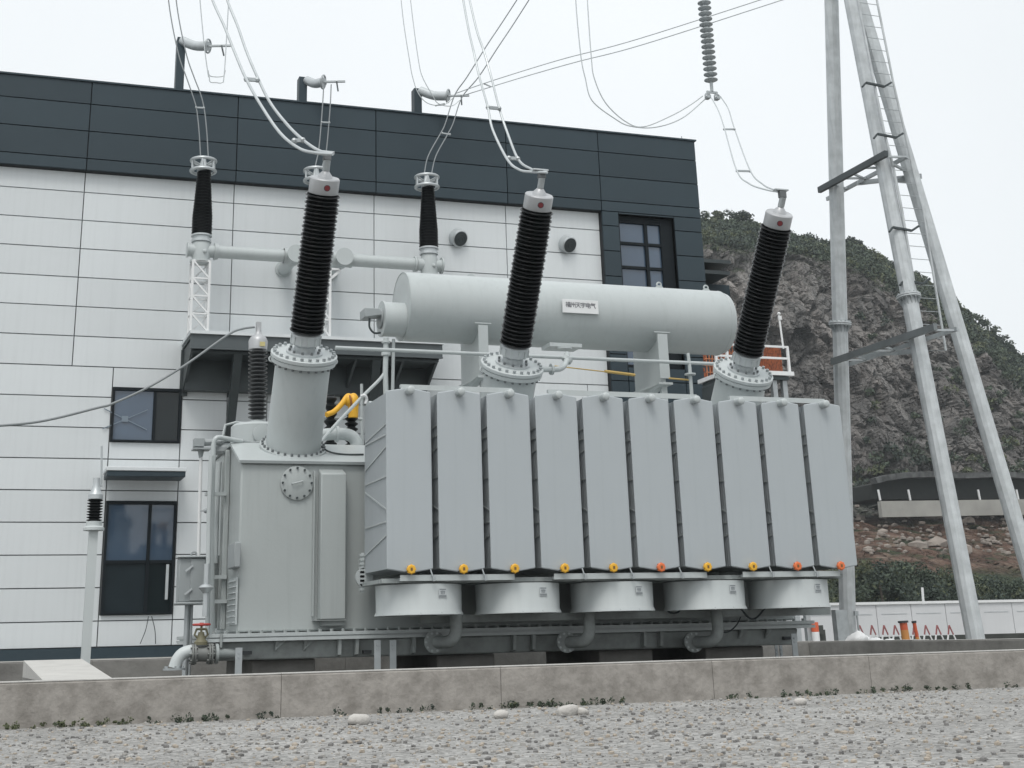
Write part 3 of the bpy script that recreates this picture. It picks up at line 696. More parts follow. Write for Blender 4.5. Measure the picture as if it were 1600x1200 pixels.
# tank
q = MB(); q.prism([(TX0, YT, TZB), (TX0, YT, TZF), (TX0, 16.33, TZT), (TX0, 17.9, TZT), (TX0, 17.9, TZB)], (TX1-TX0, 0, 0))
tank = q.build('tank', tankpaint, tr, bevel=0.02)
q = MB(); n_ = Vector((0, -(TZT-TZF), 0.63)).normalized()
a = Vector((TX0-0.03, YT-0.04, TZF-0.012)); b = Vector((TX0-0.03, 16.35, TZT+0.012))
q.prism([a+n_*0.012, a+n_*0.045, b+n_*0.033, b], (TX1-TX0+0.06, 0, 0)); q.box(TX0-0.03, TX1+0.03, 16.36, 17.95, TZT+0.003, TZT+0.035)
q.build('cover_plate', paint, tank, smooth=0)
# left end details: ribs, small box, cable ladder
q = MB()
for y in (16.42, 16.62): q.box(TX0-0.06, TX0-0.003, y, y+0.05, TZB+0.04, TZT-0.03)
q.build('side_rib', tankpaint, tank, smooth=0, bevel=0.01)
q = MB(); p0, p1 = atX(361.5, 852, TX0-0.03), atX(371.5, 886, TX0-0.03); q.box(TX0-0.07, TX0-0.002, p1.y, p0.y, p1.z, p0.z); q.build('side_box', cabm, tank, bevel=0.008)
q = MB(); p0, p1 = atX(357, 905, TX0-0.03), atX(366, 976, TX0-0.03); q.box(TX0-0.02, TX0-0.002, p1.y, p0.y, p1.z, p0.z)
for k in range(8): q.box(TX0-0.045, TX0-0.021, p1.y+0.03, p0.y-0.03, p1.z+(p0.z-p1.z)*(k+0.3)/8, p1.z+(p0.z-p1.z)*(k+0.5)/8)
q.build('terminal_strip', paint, tank, smooth=0)
# inspection cover
p = atY(463.5, 755, YT); q = MB(); q.lathe([(0.188, 0), (0.188, 0.03), (0.18, 0.034)], p-Vector((0, -0.004, 0)), (0, -1, 0), 40); ic = q.build('inspection_cover', tankpaint, tank)
MB().bolts(p+Vector((0, -0.028, 0)), (0, -1, 0), 0.165, 12, 0.013, 0.022).build('bolt_ring', darksteel, ic)
q = MB(); q.tube([p+Vector((-0.06, -0.03, -0.012)), p+Vector((-0.06, -0.06, -0.012)), p+Vector((0.06, -0.06, 0.018)), p+Vector((0.06, -0.03, 0.018))], 0.008, 8); q.build('handle', paint, ic)
# front stiffener boxes
def stiffener(x0, x1, zt, zb, dep):
    q = MB(); q.prism([(x0, YT+0.003, zb), (x0, YT-dep, zb), (x0, YT-dep, zt-0.07), (x0, YT+0.003, zt)], (x1-x0, 0, 0))
    return q.build('stiffener', tankpaint, tank, bevel=0.012)
sx0, sx1 = atY(501, 850, YT-0.16).x, atY(541, 850, YT-0.16).x; st_z, sb_z = atY(520, 732, YT-0.05).z, atY(520, 968, YT-0.1).z
stiffener(sx0, sx1, st_z, sb_z, 0.16)
for x in (5.2, 6.6, 8.0, 9.2): stiffener(x, x+0.3, st_z, sb_z, 0.10)
q = MB(); q.box(sx0-0.06, sx0-0.045, YT-0.05, YT-0.002, TZB+0.15, TZF-0.08); q.build('vertical_strip', tankpaint, tank, smooth=0)
q = MB(); q.box(sx0+0.03, sx1-0.01, YT-0.12, YT-0.001, TZB+0.05, sb_z-0.003); q.box(sx0-0.05, sx1+0.02, YT-0.17, YT-0.001, sb_z-0.012, sb_z-0.004); q.build('stiffener_foot', shadepaint, tank, smooth=0)
# base rim
RY = 15.52; rz1 = atY(560, 986, RY).z; rz0 = atY(560, 998, RY).z; RX0, RX1 = 2.36, 9.72; rm_z = (rz1+rz0)/2
q = MB(); q.box(RX0, RX1, RY, 18.05, rm_z+0.006, rz1+0.004); q.box(RX0, RX1, RY-0.005, 18.05, rz0, rm_z-0.006); q.box(RX0+0.03, RX1-0.03, RY+0.03, 18.0, rm_z-0.006, rm_z+0.006)
rim = q.build('base_rim', paint, tr, smooth=0)
bm_ = MB(); bm_.cyl((0, 0, 0), (0, 0, 0.028), 0.02, 6); bm_ = bm_.mesh('rim_bolt', shadepaint)
k = 0
x = RX0+0.06
while x < RX1-0.03:
    inst('rim_bolt', bm_, rim, (x, RY+0.045, rz1+0.003)); x += 0.128
# tub below the rim
tz0 = atY(440, 1030, 15.75).z
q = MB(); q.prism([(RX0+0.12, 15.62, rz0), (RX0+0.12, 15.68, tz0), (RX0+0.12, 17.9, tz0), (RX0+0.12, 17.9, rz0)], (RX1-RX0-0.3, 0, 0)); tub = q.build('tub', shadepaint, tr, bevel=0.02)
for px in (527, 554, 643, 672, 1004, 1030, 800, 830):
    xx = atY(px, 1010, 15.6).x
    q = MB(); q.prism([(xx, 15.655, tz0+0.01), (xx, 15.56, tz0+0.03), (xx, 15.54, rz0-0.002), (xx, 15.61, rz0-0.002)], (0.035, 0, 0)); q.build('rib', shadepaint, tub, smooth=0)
for px in (1155, 1196, 430, 475):
    xx = atY(px, 990, 15.6).x
    q = MB(); q.prism([(xx, 15.61, rz0-0.002), (xx, 15.54, rz0-0.002), (xx, 15.64, rz0-0.11)], (0.03, 0, 0)); q.prism([(xx, 15.61, rz0-0.1), (xx+0.12, 15.61, rz0-0.002), (xx+0.03, 15.61, rz0-0.002)], (0, -0.012, 0)); q.build('gusset', shadepaint, tub, smooth=0)
for (px, py) in ((386, 1020), (573, 1018.5), (1228, 997)):
    p = atY(px, py, 15.64); q = MB(); q.box(p.x-0.045, p.x+0.045, 15.60, 15.70, p.z-0.018, p.z+0.018); q.build('slot', joint, tub, smooth=0)
# plinth blocks under it
for i, (x0, x1) in enumerate(((2.9, 3.6), (5.0, 5.7), (7.0, 7.7), (8.4, 9.2))):
    q = MB(); q.box(x0, x1, 15.9, 17.6, -0.3, tz0-0.003); tag(q.build('plinth_block', concd, org=(x0, 15.9, 0), smooth=0, bevel=0.02), ['concrete block under the left end of the transformer', 'concrete block under the tank, second from left', 'concrete block under the tank, third from left', 'concrete block under the right end of the transformer'][i], 'plinth', 'concrete blocks under the transformer')

# turrets and high voltage bushings
SL = 0.497
def hv(flpx, tippx, Yf, first_len=1.11):
    P = atY(*flpx, Yf); Q = atX(*tippx, P.x); d = (Q-P).normalized(); th = math.degrees(math.atan2(-d.y, d.z))
    B = P-d*first_len
    # turret
    q = MB(); q.lathe([(0.322, 0.0), (0.318, first_len-0.03)], B, d, 48); tu = q.build('turret', paint, tr, org=B, smooth=35)
    q = MB(); q.lathe([(0.39, -0.0), (0.39, 0.03), (0.32, 0.034)], B-d*0.012, d, 48); q.build('base_flange', paint, tu)
    MB().bolts(B+d*0.018, d, 0.36, 28, 0.015, 0.03).build('bolt_ring', mat('bolt_grey', (0.16, 0.175, 0.18), 0.5, var=0.05), tu)
    q = MB(); q.lathe([(0.32, -0.09), (0.375, -0.075), (0.38, -0.03), (0.365, -0.026), (0.365, -0.018), (0.384, -0.015), (0.384, 0.02), (0.375, 0.026)], P, d, 48); q.build('top_flange', whitepaint, tu)
    MB().bolts(P+d*0.024, d, 0.345, 24, 0.02, 0.035).build('bolt_ring', galv, tu)
    MB().bolts(P-d*0.105, d, 0.35, 24, 0.016, 0.03).build('bolt_ring', MATS['bolt_grey'], tu)
    q = MB(); q.torus(P+Vector((-0.37, 0, 0))-d*0.06, (0, 1, 0), 0.03, 0.01, 12, 6); q.torus(P+Vector((0.37, 0, 0))-d*0.06, (0, 1, 0), 0.03, 0.01, 12, 6); q.build('lifting_eye', paint, tu)
    # bushing
    Lc = (Q-P).length
    c = MB(); c.lathe([(0.21, 0.026), (0.21, 0.05), (0.125, 0.055), (0.12, 0.11), (0.135, 0.125), (0.175, 0.15), (0.168, 0.26), (0.148, 0.28)], P, d, 36)
    bu = c.build('bushing', alu, tr, org=P)
    MB().bolts(P+d*0.05, d, 0.175, 10, 0.016, 0.03).build('bolt_ring', MATS['bolt_grey'], bu)
    c = MB(); a_, b_, _ = frame_of(d)
    for k in range(12):
        t_ = 2*math.pi*k/12; dd = a_*math.cos(t_)+b_*math.sin(t_); c.obox(P+d*0.19+dd*0.172, dd, d, dd.cross(d), 0.008, 0.045, 0.012)
    c.build('clamp_ring', paint, bu)
    body = []; tips = MB(); s0 = 0.275; n_s = 35; sp = (Lc-s0)/n_s
    for k in range(n_s):
        h = s0+sp*k; R_ = 0.198 if k % 2 == 0 else 0.190
        body += [(0.138, h), (0.140, h+sp*0.30), (R_-0.012, h+sp*0.40), (R_-0.010, h+sp*0.54), (0.146, h+sp*0.76), (0.138, h+sp*0.84)]; tips.torus(P+d*(h+sp*0.49), d, R_-0.007, 0.0085, 40, 8)
    body += [(0.138, Lc)]
    c = MB(); c.lathe(body, P, d, 40); c.build('shed_column', rubber, bu, smooth=40); tips.build('shed_rims', glossrim, bu, smooth=80, kind='stuff')
    c = MB(); cap0 = Lc+0.005
    c.lathe([(0.14, cap0-0.01), (0.165, cap0-0.003), (0.17, cap0+0.008), (0.17, cap0+0.165), (0.16, cap0+0.178), (0.088, cap0+0.180), (0.075, cap0+0.205), (0.035, cap0+0.255), (0.026, cap0+0.26), (0.026, cap0+0.36)], P, d, 36)
    cp_ = c.build('head', capmetal, bu)
    hc = P+d*(cap0+0.085); vd = (CAMP-hc); vd = (vd-d*vd.dot(d)).normalized(); vd = (vd+Vector((0.22, 0, 0))).normalized()
    c = MB(); c.lathe([(0.030, 0), (0.030, 0.006)], hc+vd*0.167, vd, 20); c.build('red_mark', darkred, cp_)
    c = MB(); c.lathe([(0.037, 0), (0.037, 0.004)], hc+vd*0.166, vd, 20); c.build('mark_ring', ink, cp_)
    T = P+d*(cap0+0.36); c = MB()
    c.cyl(T-d*0.10, T+d*0.02, 0.042, 8); c.build('terminal_stud', galv, bu); c = MB(); c.box(T.x-0.045, T.x+0.045, T.y-0.03, T.y+0.03, T.z+0.01, T.z+0.10); c.build('terminal_clamp', mat('dull_clamp', (0.14, 0.15, 0.155), 0.5, metal=0.3, var=0.1), bu, bevel=0.006)
    c = MB(); c.box(T.x-0.11, T.x+0.08, T.y-0.035, T.y+0.035, T.z+0.102, T.z+0.122); c.build('terminal_plate', alu, bu, bevel=0.004)
    return P, d, T
PA, dA, TA = hv((475, 555), (505, 302), 15.6)
PB, dB, TB = hv((800, 572), (839, 327), 15.6)
PC, dC, TC = hv((1161, 582), (1213, 354), 15.6)
# little bleeder pipe at the second turret
q = MB(); q.tube(cat_rom([atY(845, 577, 15.5), atY(870, 577, 15.6), atY(880, 573, 15.8), atY(886, 562, 16.0), atY(886, 553, 16.3)], 6), 0.035, 12)
for (x, y, Y) in ((862, 577, 15.57), (886, 562, 16.02)):
    p = atY(x, y, Y); q.cyl(p-Vector((0.015, 0, 0.02 if x > 870 else 0)), p+Vector((0.015, 0, 0.02 if x > 870 else 0)), 0.07, 12)
q.build('vent_pipe', paint, tr)
q = MB(); q.lathe([(0.10, 0), (0.10, 0.03)], atY(882, 546, 16.6), (0, 0, 1), 16); q.box(atY(855, 545, 16.7).x, atY(905, 548, 16.7).x, 16.6, 16.9, 4.13, 4.18); q.build('pipe_flange', paint, tr)

# conservator
CY, CZc, CRd = 17.2, 4.70, 0.455
cx0, cx1 = atY(627, 480, CY).x, atY(1131, 500, CY).x
q = MB(); q.lathe([(0.002, 0.0), (0.30, 0.0), (CRd-0.02, 0.0), (CRd, 0.012), (CRd, 1.5), (CRd, 3.0), (CRd, cx1-cx0-0.12), (CRd-0.03, cx1-cx0-0.03), (CRd-0.10, cx1-cx0+0.01), (0.26, cx1-cx0+0.03), (0.002, cx1-cx0+0.035)], (cx0, CY, CZc), (1, 0, 0), 64, caps=False)
cons = q.build('conservator', paint, tr, org=((cx0+cx1)/2, CY, CZc), smooth=40)
q = MB(); q.torus((cx0+0.004, CY, CZc), (1, 0, 0), CRd-0.005, 0.008, 64, 6); q.torus((cx1-0.12, CY, CZc), (1, 0, 0), CRd-0.001, 0.005, 64, 6); q.build('weld_seam', paint, cons, kind='stuff')
s0, s1 = atY(596, 505, CY-0.1).x, cx0-0.002; szc = atY(604, 501, CY).z
q = MB(); q.lathe([(0.235, 0), (0.235, 0.03), (0.225, 0.031), (0.225, s1-s0)], (s0, CY-0.08, szc), (1, 0, 0), 40); q.build('side_chamber', paint, cons)
# oil level gauge at the end
p = Vector((s0, CY-0.08, szc)); q = MB(); q.lathe([(0.13, -0.03), (0.13, 0.0)], p, (1, 0, 0), 24)
q.prism([p+Vector((-0.26, -0.16, -0.02)), p+Vector((-0.26, -0.16, 0.10)), p+Vector((-0.06, -0.16, 0.10)), p+Vector((-0.03, -0.16, 0.02))], (0, 0.26, 0))
q.build('level_gauge', cabm, cons, bevel=0.006)
q = MB(); q.tube(cat_rom([p+Vector((-0.18, -0.1, -0.02)), p+Vector((-0.18, -0.1, -0.14)), p+Vector((-0.12, -0.1, -0.21)), p+Vector((-0.03, -0.08, -0.20))], 6), 0.014, 8); q.build('gauge_cable', darksteel, cons)
# lifting lugs on the conservator
for px in (1030, 1103, 736):
    x = atY(px, 450, CY).x; z = CZc+CRd
    q = MB(); q.prism([(x-0.09, CY-0.012, z-0.02), (x+0.09, CY-0.012, z-0.02), (x+0.045, CY-0.012, z+0.03), (x+0.02, CY-0.012, z+0.045), (x-0.02, CY-0.012, z+0.045), (x-0.045, CY-0.012, z+0.03)], (0, 0.024, 0))
    if px != 736: q.torus((x, CY, z+0.055), (0, 1, 0), 0.034, 0.012, 16, 6)
    q.build('lifting_lug', paint, cons)
# saddle legs: front plate strip and wide web behind
for (pl_, pr_, yt_, yb_) in ((748, 763, 508, 600), (1029, 1044, 522, 600)):
    x0, x1 = atY(pl_, 560, CY-0.45).x, atY(pr_, 560, CY-0.45).x
    zt = atY(pl_, yt_, CY-0.45).z; zb = TZT+0.72
    q = MB(); q.box(x0, x1, CY-0.47, CY-0.445, zb+0.35, zt); q.box(x0-0.04, x1+0.05, CY-0.46, CY-0.435, zt+0.02, zt+0.035)
    q.build('saddle_strap', paint, cons, smooth=0)
    q = MB(); q.prism([(x0+0.06, CY-0.44, zt), (x0+0.06, CY-0.44, zb+0.30), (x0+0.06, CY+0.45, zb+0.30), (x0+0.06, CY+0.45, CZc-0.2), (x0+0.06, CY+0.3, CZc-0.36), (x0+0.06, CY, CZc-0.46), (x0+0.06, CY-0.3, CZc-0.36)], (0.03, 0, 0))
    q.box(x0-0.02, x1+0.04, CY-0.46, CY+0.47, zb+0.27, zb+0.30)
    q.box(x0+0.04, x1-0.02, CY-0.4, CY-0.34, TZT+0.02, zb+0.27); q.box(x0+0.04, x1-0.02, CY+0.3, CY+0.36, TZT+0.02, zb+0.27)
    q.prism([(x0-0.02, CY-0.45, zb+0.29), (x0-0.3, CY-0.1, zb+0.02), (x0-0.26, CY-0.1, zb+0.02), (x0+0.03, CY-0.45, zb+0.27)], (0.1, 0.02, 0))
    q.build('saddle_leg', paint, cons, smooth=0)
# name plate
pc_ = atY(905.5, 480, CY-CRd-0.0); rr = CRd+0.012; hgt_ = 0.185; wdt_ = atY(933, 480, CY-CRd).x-atY(877, 480, CY-CRd).x
zc_ = pc_.z; 
npz = max(-0.38, min(0.38, zc_-CZc)); th = math.asin(npz/CRd)*0.25
npy = CY-math.sqrt(CRd**2-npz**2)-0.03
q = MB(); q.obox((pc_.x, npy, zc_), (1, 0, 0), (0, math.cos(th), math.sin(th)), (0, -math.sin(th), math.cos(th)), wdt_/2, 0.008, hgt_/2)
q.mat(1)
for (ddx) in (-0.15, 0.15): q.box(pc_.x+ddx-0.01, pc_.x+ddx+0.01, npy+0.008, npy+0.10, zc_-0.03, zc_+0.03)
npl = q.build('name_plate', [white, alu], cons, smooth=0, bevel=0.004)
try:
    tcv = bpy.data.curves.new('plate_text', 'FONT'); tcv.body = '福州天宇电气'; tcv.size = 0.098; tcv.align_x = 'CENTER'; tcv.align_y = 'CENTER'; tcv.extrude = 0.001; tcv.space_character = 0.78
    to = bpy.data.objects.new('plate_text', tcv); COL.objects.link(to); bpy.context.view_layer.update()
    tme = bpy.data.meshes.new_from_object(to.evaluated_get(bpy.context.evaluated_depsgraph_get()))
    bpy.data.objects.remove(to); tme.materials.clear(); tme.materials.append(ink)
    xs_ = [v.co.x for v in tme.vertices]; ys_ = [v.co.y for v in tme.vertices]; sc_ = (wdt_*0.84)/(max(xs_)-min(xs_)); mx_ = (max(xs_)+min(xs_))/2; my_ = (max(ys_)+min(ys_))/2
    for v in tme.vertices: v.co = Vector(((v.co.x-mx_)*sc_, -0.0105-v.co.z, (v.co.y-my_)*sc_+0.02))
    tobj = inst('lettering', tme, npl, (pc_.x, npy, zc_)); tobj.parent = cons; tobj.location = Vector((pc_.x, npy, zc_))-ORG[cons.name]; tobj.rotation_euler = (th, 0, 0)
except Exception as e: print('text failed', e)

# long pipe along the tank top, its stanchions, and conservator pipes
hz_ = 3.944; HY = 16.4
q = MB(); q.tube([(atY(524, 542, HY).x, HY, hz_), (atY(1120, 568, HY).x, HY, hz_)], 0.024, 10); q.build('hand_rail', paint, tr)
for px in (1078,):
    x = atY(px, 580, HY).x; q = MB(); q.cyl((x, HY, TZT), (x, HY, hz_), 0.024, 10); q.cyl((x, HY, hz_), (x-0.01, HY, hz_+0.13), 0.022, 10); q.lathe([(0.075, 0), (0.075, 0.02)], (x, HY, atY(1080, 586, HY).z), (0, 0, 1), 14); q.build('stanchion', paint, tr)
q = MB(); q.tube(cat_rom([atY(860, 571, 16.6), atY(930, 579, 16.6), atY(992, 586, 16.6)], 4), 0.008, 6); q.tube(cat_rom([atY(945, 580, 16.6), atY(992, 586, 16.6)], 3), 0.02, 8); q.tube([atY(1045, 591, 16.6), atY(1080, 594, 16.5)], 0.012, 6); q.build('yellow_strap', mat('yellow_strap', (0.55, 0.38, 0.12), 0.6, var=0.1), tr)
p1_, p2_, p3_, p4_ = atY(603, 528, 17.0), atY(603, 553, 17.0), atY(602, 583, 17.0), atY(604, 640, 17.0)
q = MB(); q.tube([p1_, p2_, p3_, p4_], 0.034, 14); q.cyl(p2_-Vector((0, 0, 0.02)), p2_+Vector((0, 0, 0.02)), 0.06, 14); q.cyl(atY(603, 533, 17), atY(603, 536, 17), 0.055, 14)
q.tube([atY(615, 530, 17.1), atY(613, 640, 17.1)], 0.022, 12)
q.tube(cat_rom([p2_+(p3_-p2_)*0.5, p3_+Vector((-0.03, 0, -0.03)), atY(566, 620, 16.95), atY(528, 660, 16.75), atY(500, 692, 16.5)], 6), 0.022, 10)
q.build('oil_pipe', paint, tr)
q = MB(); q.tube(cat_rom([atY(564, 619, 16.88), atY(570, 618, 16.86), atY(573, 624, 16.88), atY(571, 631, 16.88)], 5), 0.02, 8); q.build('white_tape', white, tr)

# low voltage side on the tank cover: yellow capped black bushings, return pipe, rails
for (px, y0, y1) in ((549, 642, 700), (516, 618, 700)):
    a_, b_ = atY(px, y1, 17.4), atY(px, y0, 17.4); h = b_.z-a_.z; q = MB(); prof = []
    for k in range(7): prof += [(0.05, h*k/7), (0.085, h*(k+.45)/7), (0.085, h*(k+.6)/7), (0.05, h*(k+.9)/7)]
    prof += [(0.05, h)]; q.lathe(prof, a_, (0, 0, 1), 24); q.build('low_voltage_bushing', blackp, tr)
cA = atY(552, 628, 17.3)
q = MB(); q.ball(cA, 0.088, 20, (0.85, 1, 1.3)); q.cyl(cA-Vector((0, 0, 0.20)), cA, 0.062, 18, 0.072)
q.tube(cat_rom([cA+Vector((-0.03, 0, 0.06)), atY(543, 619, 17.3), atY(534, 631, 17.25), atY(522, 643, 17.2), atY(510, 648, 17.15)], 6), 0.034, 14)
q.ball(cA+Vector((-0.06, 0, 0.02)), 0.07, 16, (0.9, 1, 1.2))
yc = q.build('insulating_cover', yellow, tr)
q = MB(); q.torus(cA+Vector((-0.05, 0, 0.0)), (0.9, 0, 0.15), 0.082, 0.014, 20, 6); q.build('cover_seam', mat('rust_edge', (0.30, 0.12, 0.03), 0.6, var=0.1), yc)
q = MB(); q.tube(cat_rom([atY(495, 680, 17.0), atY(525, 678, 17.0), atY(546, 680, 17.0), atY(556, 690, 17.0), atY(557, 706, 17.0)], 6), 0.075, 20); q.cyl(atY(524, 678, 17), atY(528, 678, 17), 0.10, 20); q.build('return_pipe', paint, tr)
q = MB(); q.tube([atY(503, 653, 17.6), atY(566, 655, 17.6)], 0.02, 8); q.tube([atY(565, 600, 17.8), atY(566, 700, 17.8)], 0.02, 8); q.build('guard_rail', paint, tr)
q = MB(); q.tube(cat_rom([atY(500, 696, 16.1), atY(515, 706, 15.95), atY(540, 710, 15.9), atY(568, 710, 15.9)], 6), 0.011, 6); q.build('cable', darksteel, tr)

# neutral bushing with grey sheds
NB = atY(402, 672, 17.0); NB0 = atY(402, 655, 17.0).z; NT = atY(403, 548, 17.0)
q = MB(); h = NT.z-NB0; prof = []
for k in range(17):
    prof += [(0.072, h*k/17), (0.118, h*(k+.42)/17), (0.118, h*(k+.56)/17), (0.072, h*(k+.9)/17)]
prof += [(0.072, h)]
q.lathe(prof, (NB.x, 17, NB0), (NT.x-NB.x, 0, h), 28); nb = q.build('neutral_bushing', greyshed, tr, org=(NB.x, 17, NB0))
q = MB(); q.lathe([(0.115, 0.01), (0.12, 0.12), (0.095, 0.17), (0.05, 0.20), (0.035, 0.23), (0.035, 0.30)], NT, (0, 0, 1), 24); q.box(NT.x-0.03, NT.x+0.03, 16.97, 17.03, NT.z+0.26, NT.z+0.36); q.build('head', capmetal, nb)
q = MB(); q.box(NT.x+0.0, NT.x+0.065, 16.875, 16.885, NT.z+0.035, NT.z+0.09); q.build('warning_sticker', mat('pale_yellow', (0.55, 0.48, 0.22), 0.6, var=0.05), nb)
q = MB(); q.lathe([(0.10, 0), (0.09, 0.10)], (NB.x, 17, NB0-0.12), (0, 0, 1), 20); q.lathe([(0.33, 0.0), (0.33, 0.30), (0.30, 0.33)], (NB.x+0.02, 17.05, TZT+0.03), (0, 0, 1), 36); q.build('neutral_turret', paint, tr)
p = Vector((NB.x, 16.70, TZT+0.2)); q = MB(); q.lathe([(0.11, 0), (0.11, 0.05), (0.08, 0.055)], p, (0, -1, 0), 24); q.build('hand_hole', paint, tr)
# pressure relief pipe and relay on the left of the cover
q = MB(); q.tube(cat_rom([atY(332, 1000, 16.2), atY(331, 850, 16.2), atY(333, 720, 16.2), atY(334, 694, 16.2), atY(339, 684, 16.2), atY(352, 685, 16.25), atY(378, 690, 16.35)], 8), 0.028, 12); q.build('bent_conduit', paint, tr)
q = MB(); q.tube([atY(324, 990, 16.1), atY(326.5, 800, 16.1), atY(330, 712, 16.1)], 0.026, 12); q.build('conduit', paint, tr)
q = MB(); q.tube([atY(336, 880, 16.6), atY(338, 800, 16.6), atY(342, 722, 16.6)], 0.034, 12)
for y in (772, 902, 940): p = atY(334, y, 16.4); q.box(p.x-0.10, p.x+0.14, 16.36, 16.44, p.z-0.02, p.z+0.02)
q.build('riser_pipe', paint, tr)
q = MB(); a_, b_ = atY(333, 982, 16.7), atY(335, 868, 16.7); q.box(a_.x-0.06, a_.x+0.07, 16.7, 16.76, a_.z, b_.z); q.build('cable_tray', shadepaint, tr, smooth=0)
q = MB(); p = atY(312, 692, 16.6); q.box(p.x-0.07, p.x+0.05, 16.54, 16.68, p.z-0.05, p.z+0.05); q.cyl(p, atY(345, 690, 16.6), 0.04, 12)
q.tube(cat_rom([atY(345, 690, 16.6), atY(365, 686, 16.6), atY(392, 692, 16.6), atY(410, 691, 16.6)], 4), 0.02, 8); q.build('gas_relay', cabm, tr, bevel=0.006)
q = MB(); p = atY(314, 702, 16.6); q.box(p.x-0.10, p.x+0.10, 16.5, 16.7, p.z-0.012, p.z+0.008); q.cyl(p-Vector((0, 0, 0.1)), p, 0.02, 8, 0.04); q.build('relay_shelf', cabm, tr)
q = MB(); q.tube([atY(314, 712, 16.6), atY(310, 873, 16.6)], 0.02, 10); q.build('thin_conduit', white, tr)
q = MB(); p = atY(350, 704, 16.7); q.lathe([(0.10, 0), (0.12, 0.03), (0.12, 0.08), (0.08, 0.13)], p-Vector((0, 0, 0.05)), (0, 0, 1), 20); q.build('relief_valve', cabm, tr)
q = MB(); q.tube([atY(345, 696, 17.6), atY(352, 664, 17.6), atY(368, 660, 17.6), atY(420, 664, 17.6)], 0.016, 8); q.build('thin_rail', paint, tr)
q = MB(); p = atY(322, 798, 16.2); q.ball(p, 0.03, 10); q.cyl(p-Vector((0.07, 0, 0)), p, 0.008, 6); q.cyl(p, atY(329, 798, 16.2), 0.012, 6); q.build('sampling_valve', galv, tr)
q = MB(); p = atY(322, 918, 15.9); q.lathe([(0.03, -0.06), (0.07, -0.02), (0.085, 0.0), (0.05, 0.03)], p, (0, 0, 1), 18); q.cyl(p-Vector((0, 0, 0.3)), p+Vector((0, 0, 0.25)), 0.03, 12); q.build('drain_valve', alu, tr)

# radiators -----------------------------------------------------------
rc = [atY(x, 750, YR).x for x in (638, 719, 797, 875, 953, 1028, 1101, 1172, 1240, 1305)]
pitch = (atY(1255.4, 632, YR).x-atY(603, 611.6, YR).x)/9
xL = atY(602.8, 750, YR).x; FW = 0.518; RZ0, RZ1 = 1.238, 3.072; RDp = 0.95  # depth of the fin pack
def fin_mesh(th=0.02, name='fin', seg=False):
    q = MB(); w2 = FW/2; t_ = th
    poly = [(-w2, 0, RZ0), (w2, 0, RZ0), (w2, 0, RZ1), (0.06, 0, RZ1+0.028), (-0.06, 0, RZ1+0.028), (-w2, 0, RZ1)]
    poly = [(-w2, 0, RZ0), (-0.05, 0, RZ0-0.03), (0.05, 0, RZ0-0.03), (w2, 0, RZ0), (w2, 0, RZ1), (0.06, 0, RZ1+0.03), (-0.06, 0, RZ1+0.03), (-w2, 0, RZ1)]
    q.prism(poly, (0, t_, 0)); return q
def rad_front():
    q = MB(); w2 = FW/2-0.018; q.prism([(-w2, 0, RZ0), (-0.05, 0, RZ0-0.03), (0.05, 0, RZ0-0.03), (w2, 0, RZ0), (w2, 0, RZ1), (0.06, 0, RZ1+0.03), (-0.06, 0, RZ1+0.03), (-w2, 0, RZ1)], (0, 0.022, 0))
    # rolled edges all round
    for a_, b_ in (((-w2, 0.012, RZ0), (-w2, 0.012, RZ1)), ((w2, 0.012, RZ0), (w2, 0.012, RZ1)), ((-w2, 0.012, RZ1), (-0.06, 0.012, RZ1+0.03)), ((w2, 0.012, RZ1), (0.06, 0.012, RZ1+0.03)), ((-w2, 0.012, RZ0), (-0.05, 0.012, RZ0-0.03)), ((w2, 0.012, RZ0), (0.05, 0.012, RZ0-0.03))):
        q.tube([a_, b_], 0.011, 6)
    return q
mf = rad_front().mesh('front_fin', radpaint)
stk = MB(); nf = 22
for k in range(1, nf):
    y = RDp*k/(nf-1); w2 = FW/2-0.028; t_ = 0.034
    stk.prism([(-w2, y, RZ0), (-0.05, y, RZ0-0.03), (0.05, y, RZ0-0.03), (w2, y, RZ0), (w2, y, RZ1), (0.06, y, RZ1+0.03), (-0.06, y, RZ1+0.03), (-w2, y, RZ1)], (0, t_, 0))
    if k: stk.box(-0.05, 0.05, y-RDp/(nf-1)+t_, y, RZ1-0.12, RZ1-0.03); stk.box(-0.05, 0.05, y-RDp/(nf-1)+t_, y, RZ0+0.03, RZ0+0.12)
    for zz2 in (0.22, 0.5, 0.78): 
        z_ = RZ0+(RZ1-RZ0)*zz2
        for xx in (-w2+0.03, w2-0.042): stk.box(xx, xx+0.012, y-RDp/(nf-1)+t_, y, z_-0.01, z_+0.01)
ms = stk.mesh('fin_stack', radpaint, (0, 0, 0), 0)
# zigzag tie strips on both flanks
tie = MB()
def ztie(x):
    for (f0, f1) in (((0, 0.18), (1, 0.23)), ((0, 0.245), (1, 0.245)), ((0, 0.31), (1, 0.40)), ((0, 0.485), (1, 0.485)), ((0, 0.68), (1, 0.53)), ((0, 0.74), (1, 0.74)), ((0, 0.81), (1, 0.90))):
        za, zb = RZ1-(RZ1-RZ0)*f0[1], RZ1-(RZ1-RZ0)*f1[1]
        tie.bar((x, 0.02, za), (x, RDp, zb), 0.006, 0.016)
ztie(-FW/2+0.023); ztie(FW/2-0.023)
mtie = tie.mesh('tie_strip', paint, (0, 0, 0), 0)
kn = MB(); kn.cyl((0, -0.10, RZ1+0.01), (0, 0.05, RZ1+0.01), 0.045, 16); kn.ball((0, -0.10, RZ1+0.01), 0.045, 14, (1, 0.5, 1)); kn.cyl((0, 0.02, RZ1-0.02), (0, RDp+0.3, RZ1-0.02), 0.04, 14)
mk = kn.mesh('top_header', paint)
